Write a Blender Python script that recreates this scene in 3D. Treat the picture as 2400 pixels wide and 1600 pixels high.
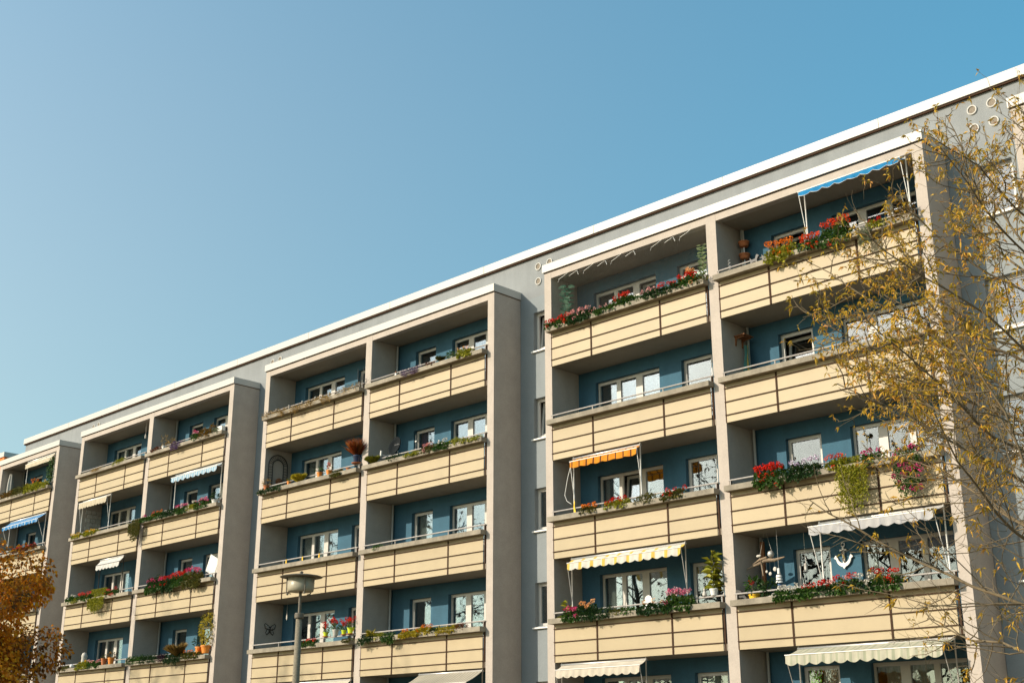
import bpy, math, random
import numpy as np
from mathutils import Vector, Matrix, noise as mnoise
for o in list(bpy.data.objects): bpy.data.objects.remove(o)
sc = bpy.context.scene
COL = sc.collection
R = math.radians
# ------------------------------------------------------------------ camera
cd = bpy.data.cameras.new('camera'); cam = bpy.data.objects.new('camera', cd); COL.objects.link(cam)
cam.location = (23.843, -25.803, 1.6)
cd.sensor_width = 36.0; cd.lens = 2948.06 / 2400 * 36.0; cd.clip_start = 0.1; cd.clip_end = 3000
cam.rotation_euler = (R(90 + 18.4066), 0, R(44.6416))
sc.camera = cam
# ------------------------------------------------------------------ sky, sun, exposure
SUN = Vector((0.575, 1.0, -0.575)).normalized()          # direction the sunlight travels
SUN_EL = math.asin(-SUN.z); SUN_AZ = math.atan2(-SUN.x, -SUN.y)
w = bpy.data.worlds.new('World'); sc.world = w; w.use_nodes = True
nt = w.node_tree; bg = nt.nodes['Background']
sky = nt.nodes.new('ShaderNodeTexSky'); sky.sky_type = 'NISHITA'; sky.sun_disc = False
sky.sun_elevation = SUN_EL; sky.sun_rotation = SUN_AZ
sky.altitude = 50; sky.air_density = 1.0; sky.dust_density = 1.0; sky.ozone_density = 1.0
# clear blue air ...
tint = nt.nodes.new('ShaderNodeMix'); tint.data_type = 'RGBA'; tint.blend_type = 'MULTIPLY'
tint.inputs['Factor'].default_value = 1.0; tint.inputs['B'].default_value = (0.15, 0.86, 0.895, 1)
nt.links.new(sky.outputs[0], tint.inputs['A'])
# ... with low autumn haze that thickens towards the horizon and towards the sun's side, all round
tc = nt.nodes.new('ShaderNodeTexCoord'); nrm = nt.nodes.new('ShaderNodeVectorMath'); nrm.operation = 'NORMALIZE'
nt.links.new(tc.outputs['Generated'], nrm.inputs[0])
dt = nt.nodes.new('ShaderNodeVectorMath'); dt.operation = 'DOT_PRODUCT'; dt.inputs[1].default_value = tuple(-SUN)
nt.links.new(nrm.outputs[0], dt.inputs[0])
def wm(op, a, b=None):
    n = nt.nodes.new('ShaderNodeMath'); n.operation = op
    for i, v in enumerate((a, b)):
        if v is None: continue
        if isinstance(v, (int, float)): n.inputs[i].default_value = v
        else: nt.links.new(v, n.inputs[i])
    return n.outputs[0]
sxyz = nt.nodes.new('ShaderNodeSeparateXYZ'); nt.links.new(nrm.outputs[0], sxyz.inputs[0])
toward = wm('POWER', wm('MULTIPLY', wm('ADD', dt.outputs['Value'], 1.0), .5), 2.0)
low = wm('POWER', wm('SUBTRACT', 1.0, wm('MAXIMUM', sxyz.outputs[2], 0.0)), 1.2)
# the glow round the sun itself stays white
glow = wm('POWER', wm('MULTIPLY', wm('ADD', dt.outputs['Value'], 1.0), .5), 12.0)
nt.links.new(wm('SUBTRACT', 1.0, glow), tint.inputs['Factor'])
hz = wm('MULTIPLY', wm('MULTIPLY', toward, low), 6.4)
thin = wm('SUBTRACT', 1.36, wm('MULTIPLY', low, .86))
hc = nt.nodes.new('ShaderNodeVectorMath'); hc.operation = 'SCALE'; hc.inputs[0].default_value = (1.0, .58, .28); nt.links.new(hz, hc.inputs['Scale'])
dim = nt.nodes.new('ShaderNodeVectorMath'); dim.operation = 'SCALE'; nt.links.new(tint.outputs['Result'], dim.inputs[0]); nt.links.new(thin, dim.inputs['Scale'])
ad = nt.nodes.new('ShaderNodeVectorMath'); ad.operation = 'ADD'; nt.links.new(dim.outputs[0], ad.inputs[0]); nt.links.new(hc.outputs[0], ad.inputs[1])
nt.links.new(ad.outputs[0], bg.inputs[0])
bg.inputs[1].default_value = 0.15
sd = bpy.data.lights.new('sun', 'SUN'); sd.energy = 3.8; sd.angle = R(0.55); sd.color = (1.0, 0.885, 0.71)
so = bpy.data.objects.new('sun', sd); COL.objects.link(so); so.location = (-20, -40, 40)
so.rotation_euler = SUN.to_track_quat('-Z', 'Y').to_euler()
sc.view_settings.view_transform = 'Standard'; sc.view_settings.look = 'None'
sc.view_settings.exposure = 0.585; sc.view_settings.gamma = 1.0
sc.render.engine = 'CYCLES'
sc.cycles.use_denoising = True
sc.cycles.max_bounces = 7; sc.cycles.transparent_max_bounces = 24
sc.cycles.sample_clamp_indirect = 6.0

# ------------------------------------------------------------------ materials
def _new(name):
    m = bpy.data.materials.new(name); m.use_nodes = True
    nt = m.node_tree; return m, nt, nt.nodes, nt.links, nt.nodes['Principled BSDF']
def plain(name, col, rough=.6, var=.08, scale=4.0, bump=0.0, bscale=90, metal=0.0, objrand=0.0, streak=0.0, spec=.4, grain=0.0):
    m, nt, N, L, b = _new(name)
    b.inputs['Roughness'].default_value = rough; b.inputs['Metallic'].default_value = metal
    b.inputs['Specular IOR Level'].default_value = spec
    g = N.new('ShaderNodeNewGeometry')
    n1 = N.new('ShaderNodeTexNoise'); n1.inputs['Scale'].default_value = scale; n1.inputs['Detail'].default_value = 5
    n1.inputs['Roughness'].default_value = .62
    L.new(g.outputs['Position'], n1.inputs['Vector'])
    mr = N.new('ShaderNodeMapRange'); mr.inputs['From Min'].default_value = .3; mr.inputs['From Max'].default_value = .7
    mr.inputs['To Min'].default_value = 1 - var; mr.inputs['To Max'].default_value = 1 + var
    L.new(n1.outputs['Fac'], mr.inputs['Value'])
    val = mr.outputs[0]
    if streak:
        mp = N.new('ShaderNodeMapping'); mp.inputs['Scale'].default_value = (2.6, 2.6, .35)
        L.new(g.outputs['Position'], mp.inputs['Vector'])
        n2 = N.new('ShaderNodeTexNoise'); n2.inputs['Scale'].default_value = 1.0; n2.inputs['Detail'].default_value = 4
        L.new(mp.outputs[0], n2.inputs['Vector'])
        m2 = N.new('ShaderNodeMapRange'); m2.inputs['From Min'].default_value = .35; m2.inputs['From Max'].default_value = .7
        m2.inputs['To Min'].default_value = 1.0; m2.inputs['To Max'].default_value = 1 - streak
        L.new(n2.outputs['Fac'], m2.inputs['Value'])
        mu = N.new('ShaderNodeMath'); mu.operation = 'MULTIPLY'; L.new(val, mu.inputs[0]); L.new(m2.outputs[0], mu.inputs[1]); val = mu.outputs[0]
    if grain:
        ng = N.new('ShaderNodeTexNoise'); ng.inputs['Scale'].default_value = 26; ng.inputs['Detail'].default_value = 6; ng.inputs['Roughness'].default_value = .75
        L.new(g.outputs['Position'], ng.inputs['Vector'])
        mg = N.new('ShaderNodeMapRange'); mg.inputs['From Min'].default_value = .3; mg.inputs['From Max'].default_value = .7
        mg.inputs['To Min'].default_value = 1 - grain; mg.inputs['To Max'].default_value = 1 + grain
        L.new(ng.outputs['Fac'], mg.inputs['Value'])
        mu = N.new('ShaderNodeMath'); mu.operation = 'MULTIPLY'; L.new(val, mu.inputs[0]); L.new(mg.outputs[0], mu.inputs[1]); val = mu.outputs[0]
    if objrand:
        oi = N.new('ShaderNodeObjectInfo'); m3 = N.new('ShaderNodeMapRange')
        m3.inputs['To Min'].default_value = 1 - objrand; m3.inputs['To Max'].default_value = 1 + objrand
        L.new(oi.outputs['Random'], m3.inputs['Value'])
        mu = N.new('ShaderNodeMath'); mu.operation = 'MULTIPLY'; L.new(val, mu.inputs[0]); L.new(m3.outputs[0], mu.inputs[1]); val = mu.outputs[0]
    mx = N.new('ShaderNodeVectorMath'); mx.operation = 'SCALE'; mx.inputs[0].default_value = col[:3]
    L.new(val, mx.inputs['Scale']); L.new(mx.outputs[0], b.inputs['Base Color'])
    if bump:
        n3 = N.new('ShaderNodeTexNoise'); n3.inputs['Scale'].default_value = bscale; n3.inputs['Detail'].default_value = 4
        L.new(g.outputs['Position'], n3.inputs['Vector'])
        bp = N.new('ShaderNodeBump'); bp.inputs['Strength'].default_value = .7; bp.inputs['Distance'].default_value = bump
        L.new(n3.outputs['Fac'], bp.inputs['Height']); L.new(bp.outputs[0], b.inputs['Normal'])
    return m
def leafmat(name, cols, trans=.35, rough=.5):
    """colour picked per leaf from the attribute rnd"""
    m, nt, N, L, b = _new(name)
    at = N.new('ShaderNodeAttribute'); at.attribute_name = 'rnd'
    cr = N.new('ShaderNodeValToRGB'); e = cr.color_ramp.elements
    cr.color_ramp.interpolation = 'LINEAR'
    n = len(cols)
    while len(e) < n: e.new(.5)
    for i, c in enumerate(cols):
        e[i].position = i / max(1, n - 1); e[i].color = (*c, 1)
    L.new(at.outputs['Fac'], cr.inputs['Fac']); L.new(cr.outputs[0], b.inputs['Base Color'])
    b.inputs['Roughness'].default_value = rough; b.inputs['Specular IOR Level'].default_value = .25
    t = N.new('ShaderNodeBsdfTranslucent'); L.new(cr.outputs[0], t.inputs['Color'])
    mx = N.new('ShaderNodeMixShader'); mx.inputs[0].default_value = trans
    L.new(b.outputs[0], mx.inputs[1]); L.new(t.outputs[0], mx.inputs[2])
    L.new(mx.outputs[0], N['Material Output'].inputs['Surface'])
    return m
def stripes(name, cols, period, rough=.75, trans=.25):
    """woven awning cloth, stripes across the width (local x)"""
    m, nt, N, L, b = _new(name)
    tc = N.new('ShaderNodeTexCoord'); sx = N.new('ShaderNodeSeparateXYZ'); L.new(tc.outputs['Object'], sx.inputs[0])
    mu = N.new('ShaderNodeMath'); mu.operation = 'MULTIPLY'; mu.inputs[1].default_value = 1 / period; L.new(sx.outputs[0], mu.inputs[0])
    fr = N.new('ShaderNodeMath'); fr.operation = 'FRACT'; L.new(mu.outputs[0], fr.inputs[0])
    cr = N.new('ShaderNodeValToRGB'); cr.color_ramp.interpolation = 'CONSTANT'; e = cr.color_ramp.elements
    while len(e) < len(cols): e.new(.5)
    for i, (p, c) in enumerate(cols): e[i].position = p; e[i].color = (*c, 1)
    L.new(fr.outputs[0], cr.inputs['Fac'])
    nz = N.new('ShaderNodeTexNoise'); nz.inputs['Scale'].default_value = 5; L.new(tc.outputs['Object'], nz.inputs['Vector'])
    mr = N.new('ShaderNodeMapRange'); mr.inputs['To Min'].default_value = .85; mr.inputs['To Max'].default_value = 1.1; L.new(nz.outputs['Fac'], mr.inputs['Value'])
    vm = N.new('ShaderNodeVectorMath'); vm.operation = 'SCALE'; L.new(cr.outputs[0], vm.inputs[0]); L.new(mr.outputs[0], vm.inputs['Scale'])
    L.new(vm.outputs[0], b.inputs['Base Color']); b.inputs['Roughness'].default_value = rough; b.inputs['Specular IOR Level'].default_value = .15
    t = N.new('ShaderNodeBsdfTranslucent'); L.new(vm.outputs[0], t.inputs['Color'])
    mx = N.new('ShaderNodeMixShader'); mx.inputs[0].default_value = trans
    L.new(b.outputs[0], mx.inputs[1]); L.new(t.outputs[0], mx.inputs[2]); L.new(mx.outputs[0], N['Material Output'].inputs['Surface'])
    return m
def glassmat(name):
    m, nt, N, L, b = _new(name); N.remove(b)
    tr = N.new('ShaderNodeBsdfTransparent'); tr.inputs[0].default_value = (.80, .84, .82, 1)
    gl = N.new('ShaderNodeBsdfGlossy'); gl.inputs['Roughness'].default_value = .0; gl.inputs[0].default_value = (.80, .88, .97, 1)
    fr = N.new('ShaderNodeFresnel'); fr.inputs['IOR'].default_value = 1.52
    mr = N.new('ShaderNodeMapRange'); mr.inputs['From Max'].default_value = .5; mr.inputs['To Min'].default_value = .05; mr.inputs['To Max'].default_value = .62
    L.new(fr.outputs[0], mr.inputs['Value'])
    # slight waviness of float glass
    g = N.new('ShaderNodeNewGeometry'); nz = N.new('ShaderNodeTexNoise'); nz.inputs['Scale'].default_value = 2.2; L.new(g.outputs['Position'], nz.inputs['Vector'])
    bp = N.new('ShaderNodeBump'); bp.inputs['Strength'].default_value = .2; bp.inputs['Distance'].default_value = .002
    L.new(nz.outputs['Fac'], bp.inputs['Height']); L.new(bp.outputs[0], gl.inputs['Normal'])
    mx = N.new('ShaderNodeMixShader'); L.new(mr.outputs[0], mx.inputs[0]); L.new(tr.outputs[0], mx.inputs[1]); L.new(gl.outputs[0], mx.inputs[2])
    L.new(mx.outputs[0], N['Material Output'].inputs['Surface'])
    return m
M = {}
M['panel'] = plain('cream_panel', (.392, .311, .190), .55, .05, 1.1, .0004, 260, objrand=.045, streak=.03)
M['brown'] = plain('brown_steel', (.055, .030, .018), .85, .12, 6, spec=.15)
M['plaster'] = plain('grey_render', (.418, .362, .312), .9, .07, 2.2, .0015, 70, streak=.05, grain=.10)
M['ceiling'] = plain('slab_render', (.31, .26, .20), .9, .06, 2.0, .001, 80, grain=.06)
M['ledge'] = plain('raw_concrete', (.285, .248, .19), .9, .20, 4.5, .0015, 60, streak=.30, grain=.12)
M['blue'] = plain('blue_render', (.042, .115, .172), .9, .10, 1.7, .0015, 75, streak=.12, grain=.12)
M['pale'] = plain('pale_blue_render', (.220, .243, .253), .9, .05, 1.6, .0012, 75, streak=.07, grain=.08)
M['topgrey'] = plain('grey_parapet_render', (.226, .238, .243), .9, .08, 0.9, .0015, 70, streak=.10, grain=.08)
M['white_metal'] = plain('white_coping', (.465, .445, .41), .45, .03, 1.0)
M['frame'] = plain('white_window_frame', (.52, .49, .45), .45, .04, 3)
M['curtain'] = plain('sheer_curtain', (.46, .44, .40), .9, .1, 5)
M['purple_cloth'] = plain('purple_curtain', (.11, .03, .14), .9, .1, 5)
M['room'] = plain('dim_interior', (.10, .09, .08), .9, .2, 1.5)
M['glass'] = glassmat('window_glass')
M['railmetal'] = plain('galvanised_rail', (.34, .31, .285), .6, .15, 9)
M['pipe'] = plain('pvc_pipe', (.42, .42, .40), .5, .08, 6)
M['soil'] = plain('soil', (.04, .03, .022), .95, .3, 20)
M['white'] = plain('white_paint', (.78, .76, .72), .5, .05, 6)
M['alu'] = plain('brushed_aluminium', (.55, .53, .50), .4, .08, 8, metal=.5)
M['dark'] = plain('dark_iron', (.035, .032, .030), .5, .2, 10)
M['terracotta'] = plain('terracotta', (.45, .15, .055), .8, .15, 14)
M['orangepot'] = plain('orange_plastic', (.72, .24, .035), .5, .06, 10)
M['wood'] = plain('brown_wood', (.22, .085, .03), .7, .25, 18)
M['driftwood'] = plain('driftwood', (.21, .155, .105), .9, .3, 16, .006, 40)
M['yellowpot'] = plain('yellow_plastic', (.80, .47, .025), .45, .05, 8)
M['lime'] = plain('lime_pot', (.50, .60, .02), .4, .05, 8)
M['bluepot'] = plain('blue_glaze', (.012, .022, .06), .18, .1, 8)
M['rope'] = plain('wire', (.5, .48, .44), .7, .1, 10)
M['stone'] = plain('pale_stone', (.50, .47, .42), .9, .18, 12, .01, 25)

# ------------------------------------------------------------------ mesh helpers
class MB:
    def __init__(s): s.v = []; s.f = []
    def add(s, vs, fs):
        o = len(s.v); s.v.extend([tuple(map(float, p)) for p in vs]); s.f.extend([tuple(i + o for i in f) for f in fs]); return s
    def box(s, x0, x1, y0, y1, z0, z1):
        return s.add([(x0,y0,z0),(x1,y0,z0),(x1,y1,z0),(x0,y1,z0),(x0,y0,z1),(x1,y0,z1),(x1,y1,z1),(x0,y1,z1)],
                     [(0,3,2,1),(4,5,6,7),(0,1,5,4),(1,2,6,5),(2,3,7,6),(3,0,4,7)])
    def tube(s, pts, r, n=6, cap=True):
        P = [Vector(p) for p in pts]; k = len(P); rr = r if isinstance(r, (list, tuple)) else [r] * k
        up = Vector((0,0,1)); o = len(s.v)
        for i, p in enumerate(P):
            d = (P[min(i+1,k-1)] - P[max(i-1,0)]); d = d.normalized() if d.length > 1e-9 else up
            a = d.cross(Vector((0,0,1)) if abs(d.z) < .9 else Vector((1,0,0))).normalized(); b = d.cross(a)
            for j in range(n):
                t = 2*math.pi*j/n; q = p + (a*math.cos(t) + b*math.sin(t))*rr[i]; s.v.append(tuple(q))
        for i in range(k-1):
            for j in range(n):
                s.f.append((o+i*n+j, o+i*n+(j+1)%n, o+(i+1)*n+(j+1)%n, o+(i+1)*n+j))
        if cap:
            s.f.append(tuple(o+j for j in range(n))); s.f.append(tuple(o+(k-1)*n+j for j in reversed(range(n))))
        return s
    def lathe(s, prof, n=20, c=(0,0,0)):
        """prof: list of (r,z)"""
        o = len(s.v)
        for r, z in prof:
            for j in range(n):
                t = 2*math.pi*j/n; s.v.append((c[0]+r*math.cos(t), c[1]+r*math.sin(t), c[2]+z))
        for i in range(len(prof)-1):
            for j in range(n): s.f.append((o+i*n+j, o+i*n+(j+1)%n, o+(i+1)*n+(j+1)%n, o+(i+1)*n+j))
        return s
    def blob(s, c, r, seg=10, jitter=0, seed=0):
        rg = random.Random(seed); rx, ry, rz = r if isinstance(r, tuple) else (r, r, r)
        m = seg // 2 + 1; prof = []
        o = len(s.v)
        for i in range(m+1):
            ph = math.pi * i / m
            for j in range(seg):
                t = 2*math.pi*j/seg; q = 1 + rg.uniform(-jitter, jitter)
                s.v.append((c[0]+rx*q*math.sin(ph)*math.cos(t), c[1]+ry*q*math.sin(ph)*math.sin(t), c[2]-rz*q*math.cos(ph)))
        for i in range(m):
            for j in range(seg): s.f.append((o+i*seg+j, o+i*seg+(j+1)%seg, o+(i+1)*seg+(j+1)%seg, o+(i+1)*seg+j))
        return s
    def outline(s, poly, y0, y1, c=(0,0,0)):
        """extrude an (x,z) polygon between y0 and y1"""
        n = len(poly); o = len(s.v)
        for y in (y0, y1):
            for x, z in poly: s.v.append((c[0]+x, c[1]+y, c[2]+z))
        s.f.append(tuple(o+i for i in range(n))); s.f.append(tuple(o+n+i for i in reversed(range(n))))
        for i in range(n): s.f.append((o+i, o+n+i, o+n+(i+1)%n, o+(i+1)%n))
        return s
    def mesh(s, name, mat, smooth=False):
        me = bpy.data.meshes.new(name); me.from_pydata(s.v, [], s.f); me.validate(); me.update()
        if mat: me.materials.append(M[mat] if isinstance(mat, str) else mat)
        if smooth: me.polygons.foreach_set('use_smooth', [True]*len(me.polygons))
        return me
    def build(s, name, mat, parent=None, loc=(0,0,0), smooth=False, **tags):
        return link(s.mesh(name, mat, smooth), name, parent, loc, **tags)
def link(me, name, parent=None, loc=(0,0,0), rot=None, **tags):
    o = bpy.data.objects.new(name, me); COL.objects.link(o); o.location = loc
    if rot: o.rotation_euler = rot
    if parent is not None: o.parent = parent
    for k, v in tags.items():
        if v: o['category' if k == 'cat' else k] = v
    return o
def thing(name, label, cat, loc=(0,0,0), group=None, rz=0):
    o = bpy.data.objects.new(name, None); COL.objects.link(o); o.location = loc; o.rotation_euler = (0,0,rz)
    o.empty_display_size = .2; o['label'] = label; o['category'] = cat
    if group: o['group'] = group
    return o
def numesh(name, V, F, mat, rnd=None, smooth=False):
    """numpy vertices and equal-sized faces; rnd: one value per vertex"""
    me = bpy.data.meshes.new(name); V = np.asarray(V, np.float32); F = np.asarray(F, np.int32)
    k = F.shape[1]
    me.vertices.add(len(V)); me.vertices.foreach_set('co', V.ravel())
    me.loops.add(F.size); me.loops.foreach_set('vertex_index', F.ravel())
    me.polygons.add(len(F)); me.polygons.foreach_set('loop_start', np.arange(0, F.size, k, dtype=np.int32))
    me.update(calc_edges=True)
    if rnd is not None:
        a = me.attributes.new('rnd', 'FLOAT', 'POINT'); a.data.foreach_set('value', np.asarray(rnd, np.float32))
    if mat: me.materials.append(M[mat] if isinstance(mat, str) else mat)
    if smooth: me.polygons.foreach_set('use_smooth', np.ones(len(F), bool))
    return me
def norm(a): return a / (np.linalg.norm(a, axis=-1, keepdims=True) + 1e-9)
def leaf_arrays(C, D, size, aspect, rng, droop=.25, fold=.25):
    """folded diamond leaves: C base points, D directions"""
    n = len(C); D = norm(D); s = size * rng.uniform(.65, 1.3, (n, 1))
    rv = rng.normal(size=(n, 3)); S = norm(np.cross(D, rv)); U = np.cross(S, D)
    b = C; t = C + D*s + np.array([0, 0, -1])*s*droop
    m = C + D*s*.45
    l = m + S*s*aspect*.5 + U*s*fold*aspect; r = m - S*s*aspect*.5 + U*s*fold*aspect
    V = np.stack([b, l, t, r], 1).reshape(-1, 3)
    i = np.arange(n)[:, None] * 4
    F = np.concatenate([i + [[0, 3, 2]], i + [[0, 2, 1]]], 0)
    return V, F
def wall_open(mb, x0, x1, z0, z1, y, depth, ops):
    """wall face at y with openings (a,b,c,d) and reveals going back by depth"""
    xs = sorted({x0, x1, *[v for o in ops for v in o[:2]]}); zs = sorted({z0, z1, *[v for o in ops for v in o[2:4]]})
    for i in range(len(xs)-1):
        for j in range(len(zs)-1):
            cx, cz = (xs[i]+xs[i+1])/2, (zs[j]+zs[j+1])/2
            if any(a < cx < b and c < cz < d for a, b, c, d in ops): continue
            mb.add([(xs[i],y,zs[j]),(xs[i+1],y,zs[j]),(xs[i+1],y,zs[j+1]),(xs[i],y,zs[j+1])], [(0,1,2,3)])
    for a, b, c, d in ops:
        e = y + depth
        mb.add([(a,y,c),(a,e,c),(a,e,d),(a,y,d)], [(0,1,2,3)]); mb.add([(b,y,c),(b,e,c),(b,e,d),(b,y,d)], [(3,2,1,0)])
        mb.add([(a,y,d),(b,y,d),(b,e,d),(a,e,d)], [(3,2,1,0)]); mb.add([(a,y,c),(b,y,c),(b,e,c),(a,e,c)], [(0,1,2,3)])
    return mb
def frame_with_panes(mb, x0, x1, z0, z1, y0, y1, panes):
    """solid frame slab with rectangular holes: front face, back face and hole edges"""
    wall_open(mb, x0, x1, z0, z1, y0, y1-y0, panes)
    mb.add([(x0,y0,z0),(x0,y1,z0),(x0,y1,z1),(x0,y0,z1)], [(3,2,1,0)]); mb.add([(x1,y0,z0),(x1,y1,z0),(x1,y1,z1),(x1,y0,z1)], [(0,1,2,3)])
    return mb
# ------------------------------------------------------------------ the apartment building
H = 2.8; Z2 = 4.118
def LZ(l): return Z2 + H*(l-2)              # underside of the balcony slab of storey l
BW = 5.69                                    # clear width of a bay
YB = 1.2                                     # back wall of the loggias = main wall face
TOW = {0: 14.4, 1: 0.0, 2: -14.4, 3: -28.8, 4: -43.2}
def bay(t, b): return TOW[t] + (-.03 if b == 'A' else 5.98)
BUILD = thing('apartment_building', 'long five-storey grey and cream apartment block with blue balcony recesses', 'building', (0,0,0))
rng0 = random.Random(4)
XL, XR = -37.56, 30.6
# main wall, strip by strip between the balcony towers
def strip(x0, x1, ops, mat, z0, z1, name='wall'):
    wall_open(MB(), x0, x1, z0, z1, YB, .16, ops).build(name, mat, BUILD)
STAIR = []
for t in (1, 2, 3, 0):
    o = TOW[t]; x0, x1 = o - 2.44, o - .31
    ops = [(o-1.87, o-.87, LZ(l)+1.17, LZ(l)+2.42) for l in (1,2,3,4,5)]
    STAIR += [(t, l, op) for l, op in zip((1,2,3,4,5), ops)]
    strip(x0, x1, ops, 'pale', 0, 15.45)
strip(XL, XR, [], 'topgrey', 15.45, 16.95, 'upper_wall')
mb = MB(); mb.add([(XL,YB,0),(XL,13,0),(XL,13,16.95),(XL,YB,16.95)], [(0,3,2,1)]); mb.add([(XR,YB,0),(XR,13,0),(XR,13,16.95),(XR,YB,16.95)], [(0,1,2,3)])
mb.add([(XL,13,0),(XR,13,0),(XR,13,16.95),(XL,13,16.95)], [(0,3,2,1)]); mb.build('end_wall', 'pale', BUILD)
MB().add([(XL,YB,16.93),(XR,YB,16.93),(XR,13,16.93),(XL,13,16.93)], [(0,1,2,3)]).build('roof', 'topgrey', BUILD)
# white parapet coping in sheet lengths
xs = [XL-.06]; 
while xs[-1] < XR: xs.append(xs[-1] + 4.8)
for a, b in zip(xs, xs[1:]):
    b = min(b, XR+.06)
    mb = MB(); mb.box(a, b-.014, 1.09, 1.6, 16.835, 17.095); co = mb.build('coping', 'white_metal', BUILD)
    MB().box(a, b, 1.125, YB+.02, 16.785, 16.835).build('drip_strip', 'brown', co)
# ring vents high on the wall above the stair strips
me = MB().lathe([(.094,-.01),(.094,.03),(.126,.03),(.126,-.01)], 24).mesh('vent_ring', 'white_metal', True)
md = MB(); md.lathe([(.095,.0),(.0,.0)], 24); md = md.mesh('vent_hole', plain('vent_mesh', (.20,.165,.125), .8, .3, 60))
for t in (0, 1, 2, 3):
    for dx, z in ((-1.64,16.45),(-1.15,16.46),(-1.64,15.95),(-1.15,15.97)):
        o = link(me, 'vent_ring', BUILD, (TOW[t]+dx, YB, z), (R(90),0,0)); link(md, 'vent_grille', o, (0,0,.012))
# rooms behind the glass: dim ceilings and back wall
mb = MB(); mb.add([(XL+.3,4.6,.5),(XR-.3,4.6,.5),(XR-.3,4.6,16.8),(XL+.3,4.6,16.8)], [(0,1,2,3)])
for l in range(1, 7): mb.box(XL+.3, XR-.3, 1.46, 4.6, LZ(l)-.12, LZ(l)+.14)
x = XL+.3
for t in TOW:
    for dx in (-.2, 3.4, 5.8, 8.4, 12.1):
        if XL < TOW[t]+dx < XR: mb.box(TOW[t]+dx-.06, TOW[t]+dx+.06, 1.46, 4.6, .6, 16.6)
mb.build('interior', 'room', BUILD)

def window(x0, x1, z0, z1, panes, y=1.33, curtains=(), sill=None, tilt=(), slats=False):
    """window frame part; panes [(a,b)] in absolute x; curtains {pane index: (kind, from, to)}"""
    pr = [(a, b, z0+.09, z1-.09) for a, b in panes]
    mb = MB(); frame_with_panes(mb, x0, x1, z0, z1, y, y+.06, pr)
    o = mb.build('window', 'frame', BUILD)
    for i, (a, b, c, d) in enumerate(pr):
        if i in tilt:          # bottom-hung sash tipped inwards
            q = MB(); frame_with_panes(q, a-.02, b+.02, 0, d-c+.03, 0, .05, [(a+.05, b-.05, .07, d-c-.05)])
            s = q.build('tilted_sash', 'frame', o, (0, y+.07, c-.015)); s.rotation_euler = (R(-5.5),0,0)
            p = MB().box(a+.04, b-.04, .02, .03, .06, d-c-.04).build('pane', 'glass', o, (0, y+.07, c-.015)); p.rotation_euler = (R(-5.5),0,0)
            continue
        MB().box(a-.01, b+.01, y+.03, y+.042, c-.01, d+.01).build('pane', 'glass', o)
    for i, kind, f0, f1 in curtains:
        a, b, c, d = pr[i]; xa = a + (b-a)*f0; xb = a + (b-a)*f1; n = max(6, int((xb-xa)/.018)); q = MB()
        vs = []
        for k in range(n+1):
            xx = xa + (xb-xa)*k/n; yy = y + .16 + .022*math.sin(xx*85 + 2*math.sin(xx*9))
            vs += [(xx, yy, c-.05), (xx, yy, d+.05)]
        q.add(vs, [(2*k, 2*k+2, 2*k+3, 2*k+1) for k in range(n)])
        q.build('curtain', kind, o, smooth=True)
    if sill: MB().box(x0-.05, x1+.05, sill-.10, sill+.02, z0-.075, z0-.035).build('sill', 'white', o)
    return o
for t, l, (a, b, c, d) in STAIR:
    m = (a+b)/2
    window(a, b, c, d, [(a+.10, b-.10)], 1.345, sill=YB+.04 - .02, tilt=(0,) if l in (5,4) and t == 1 else ())
# tower frames
def pillar(x0, x1, ztop=15.5):
    MB().box(x0, x1, .03, YB+.02, 0, ztop).build('pillar', 'plaster', BUILD)
panel_me = {}
COLS = [(.045, 1.54), (1.592, 4.035), (4.087, 5.585)]
ROWS = [(-.004, .176), (.196, .521), (.541, .871), (.891, 1.004)]
for i, (a, b) in enumerate(COLS):
    for j, (c, d) in enumerate(ROWS):
        panel_me[i, j] = MB().box(a, b, 0, .022, c, d).mesh('panel', 'panel')
mb = MB()
for i, (a, b) in enumerate(COLS):
    for j, (c, d) in enumerate(ROWS): mb.box(a, b, 0, .022, c, d)
panel_all = mb.mesh('panels', 'panel')
rail_me = [MB().box(.012, 5.612, -.026, .012, z-.0115, z+.0115).mesh('joint_rail', 'brown') for z in (.186, .531, .881)]
post_me = MB().box(-.025, .025, -.014, .05, .0, 1.0).mesh('post', 'brown')
mb = MB(); mb.box(-.024, .024, .012, .06, .0, 1.31); end_me = mb.mesh('end_post', 'brown')
# trough ledge: bottom, front, back, ends, soil bed
mb = MB(); e0, e1 = -.02, BW+.0
mb.box(e0, e1, -.215, .03, 1.006, 1.05); mb.box(e0, e1, -.215, -.175, 1.05, 1.145); mb.box(e0, e1, -.01, .03, 1.05, 1.145)
mb.box(e0, e0+.04, -.175, -.01, 1.05, 1.145); mb.box(e1-.04, e1, -.175, -.01, 1.05, 1.145)
ledge_me = mb.mesh('ledge_trough', 'ledge')
soil_me = MB().box(e0+.04, e1-.04, -.175, -.01, 1.05, 1.12).mesh('soil_bed', 'soil')
mb = MB(); mb.tube([(.0,-.0,1.31),(BW-.0,-.0,1.31)], .022, 8)
for u in (.04, 1.566, 4.06, 5.62): mb.box(u-.013, u+.013, -.012, .012, 1.14, 1.31)
hand_me = mb.mesh('handrail', 'railmetal')
slab_me = MB().box(.0, BW, .022, YB+.01, .0, .16).mesh('balcony', 'ceiling')
pipe_me = MB().tube([(.09,1.10,.16),(.09,1.10,H)], .035, 8).mesh('downpipe', 'pipe', True)
BAL = {}
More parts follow.
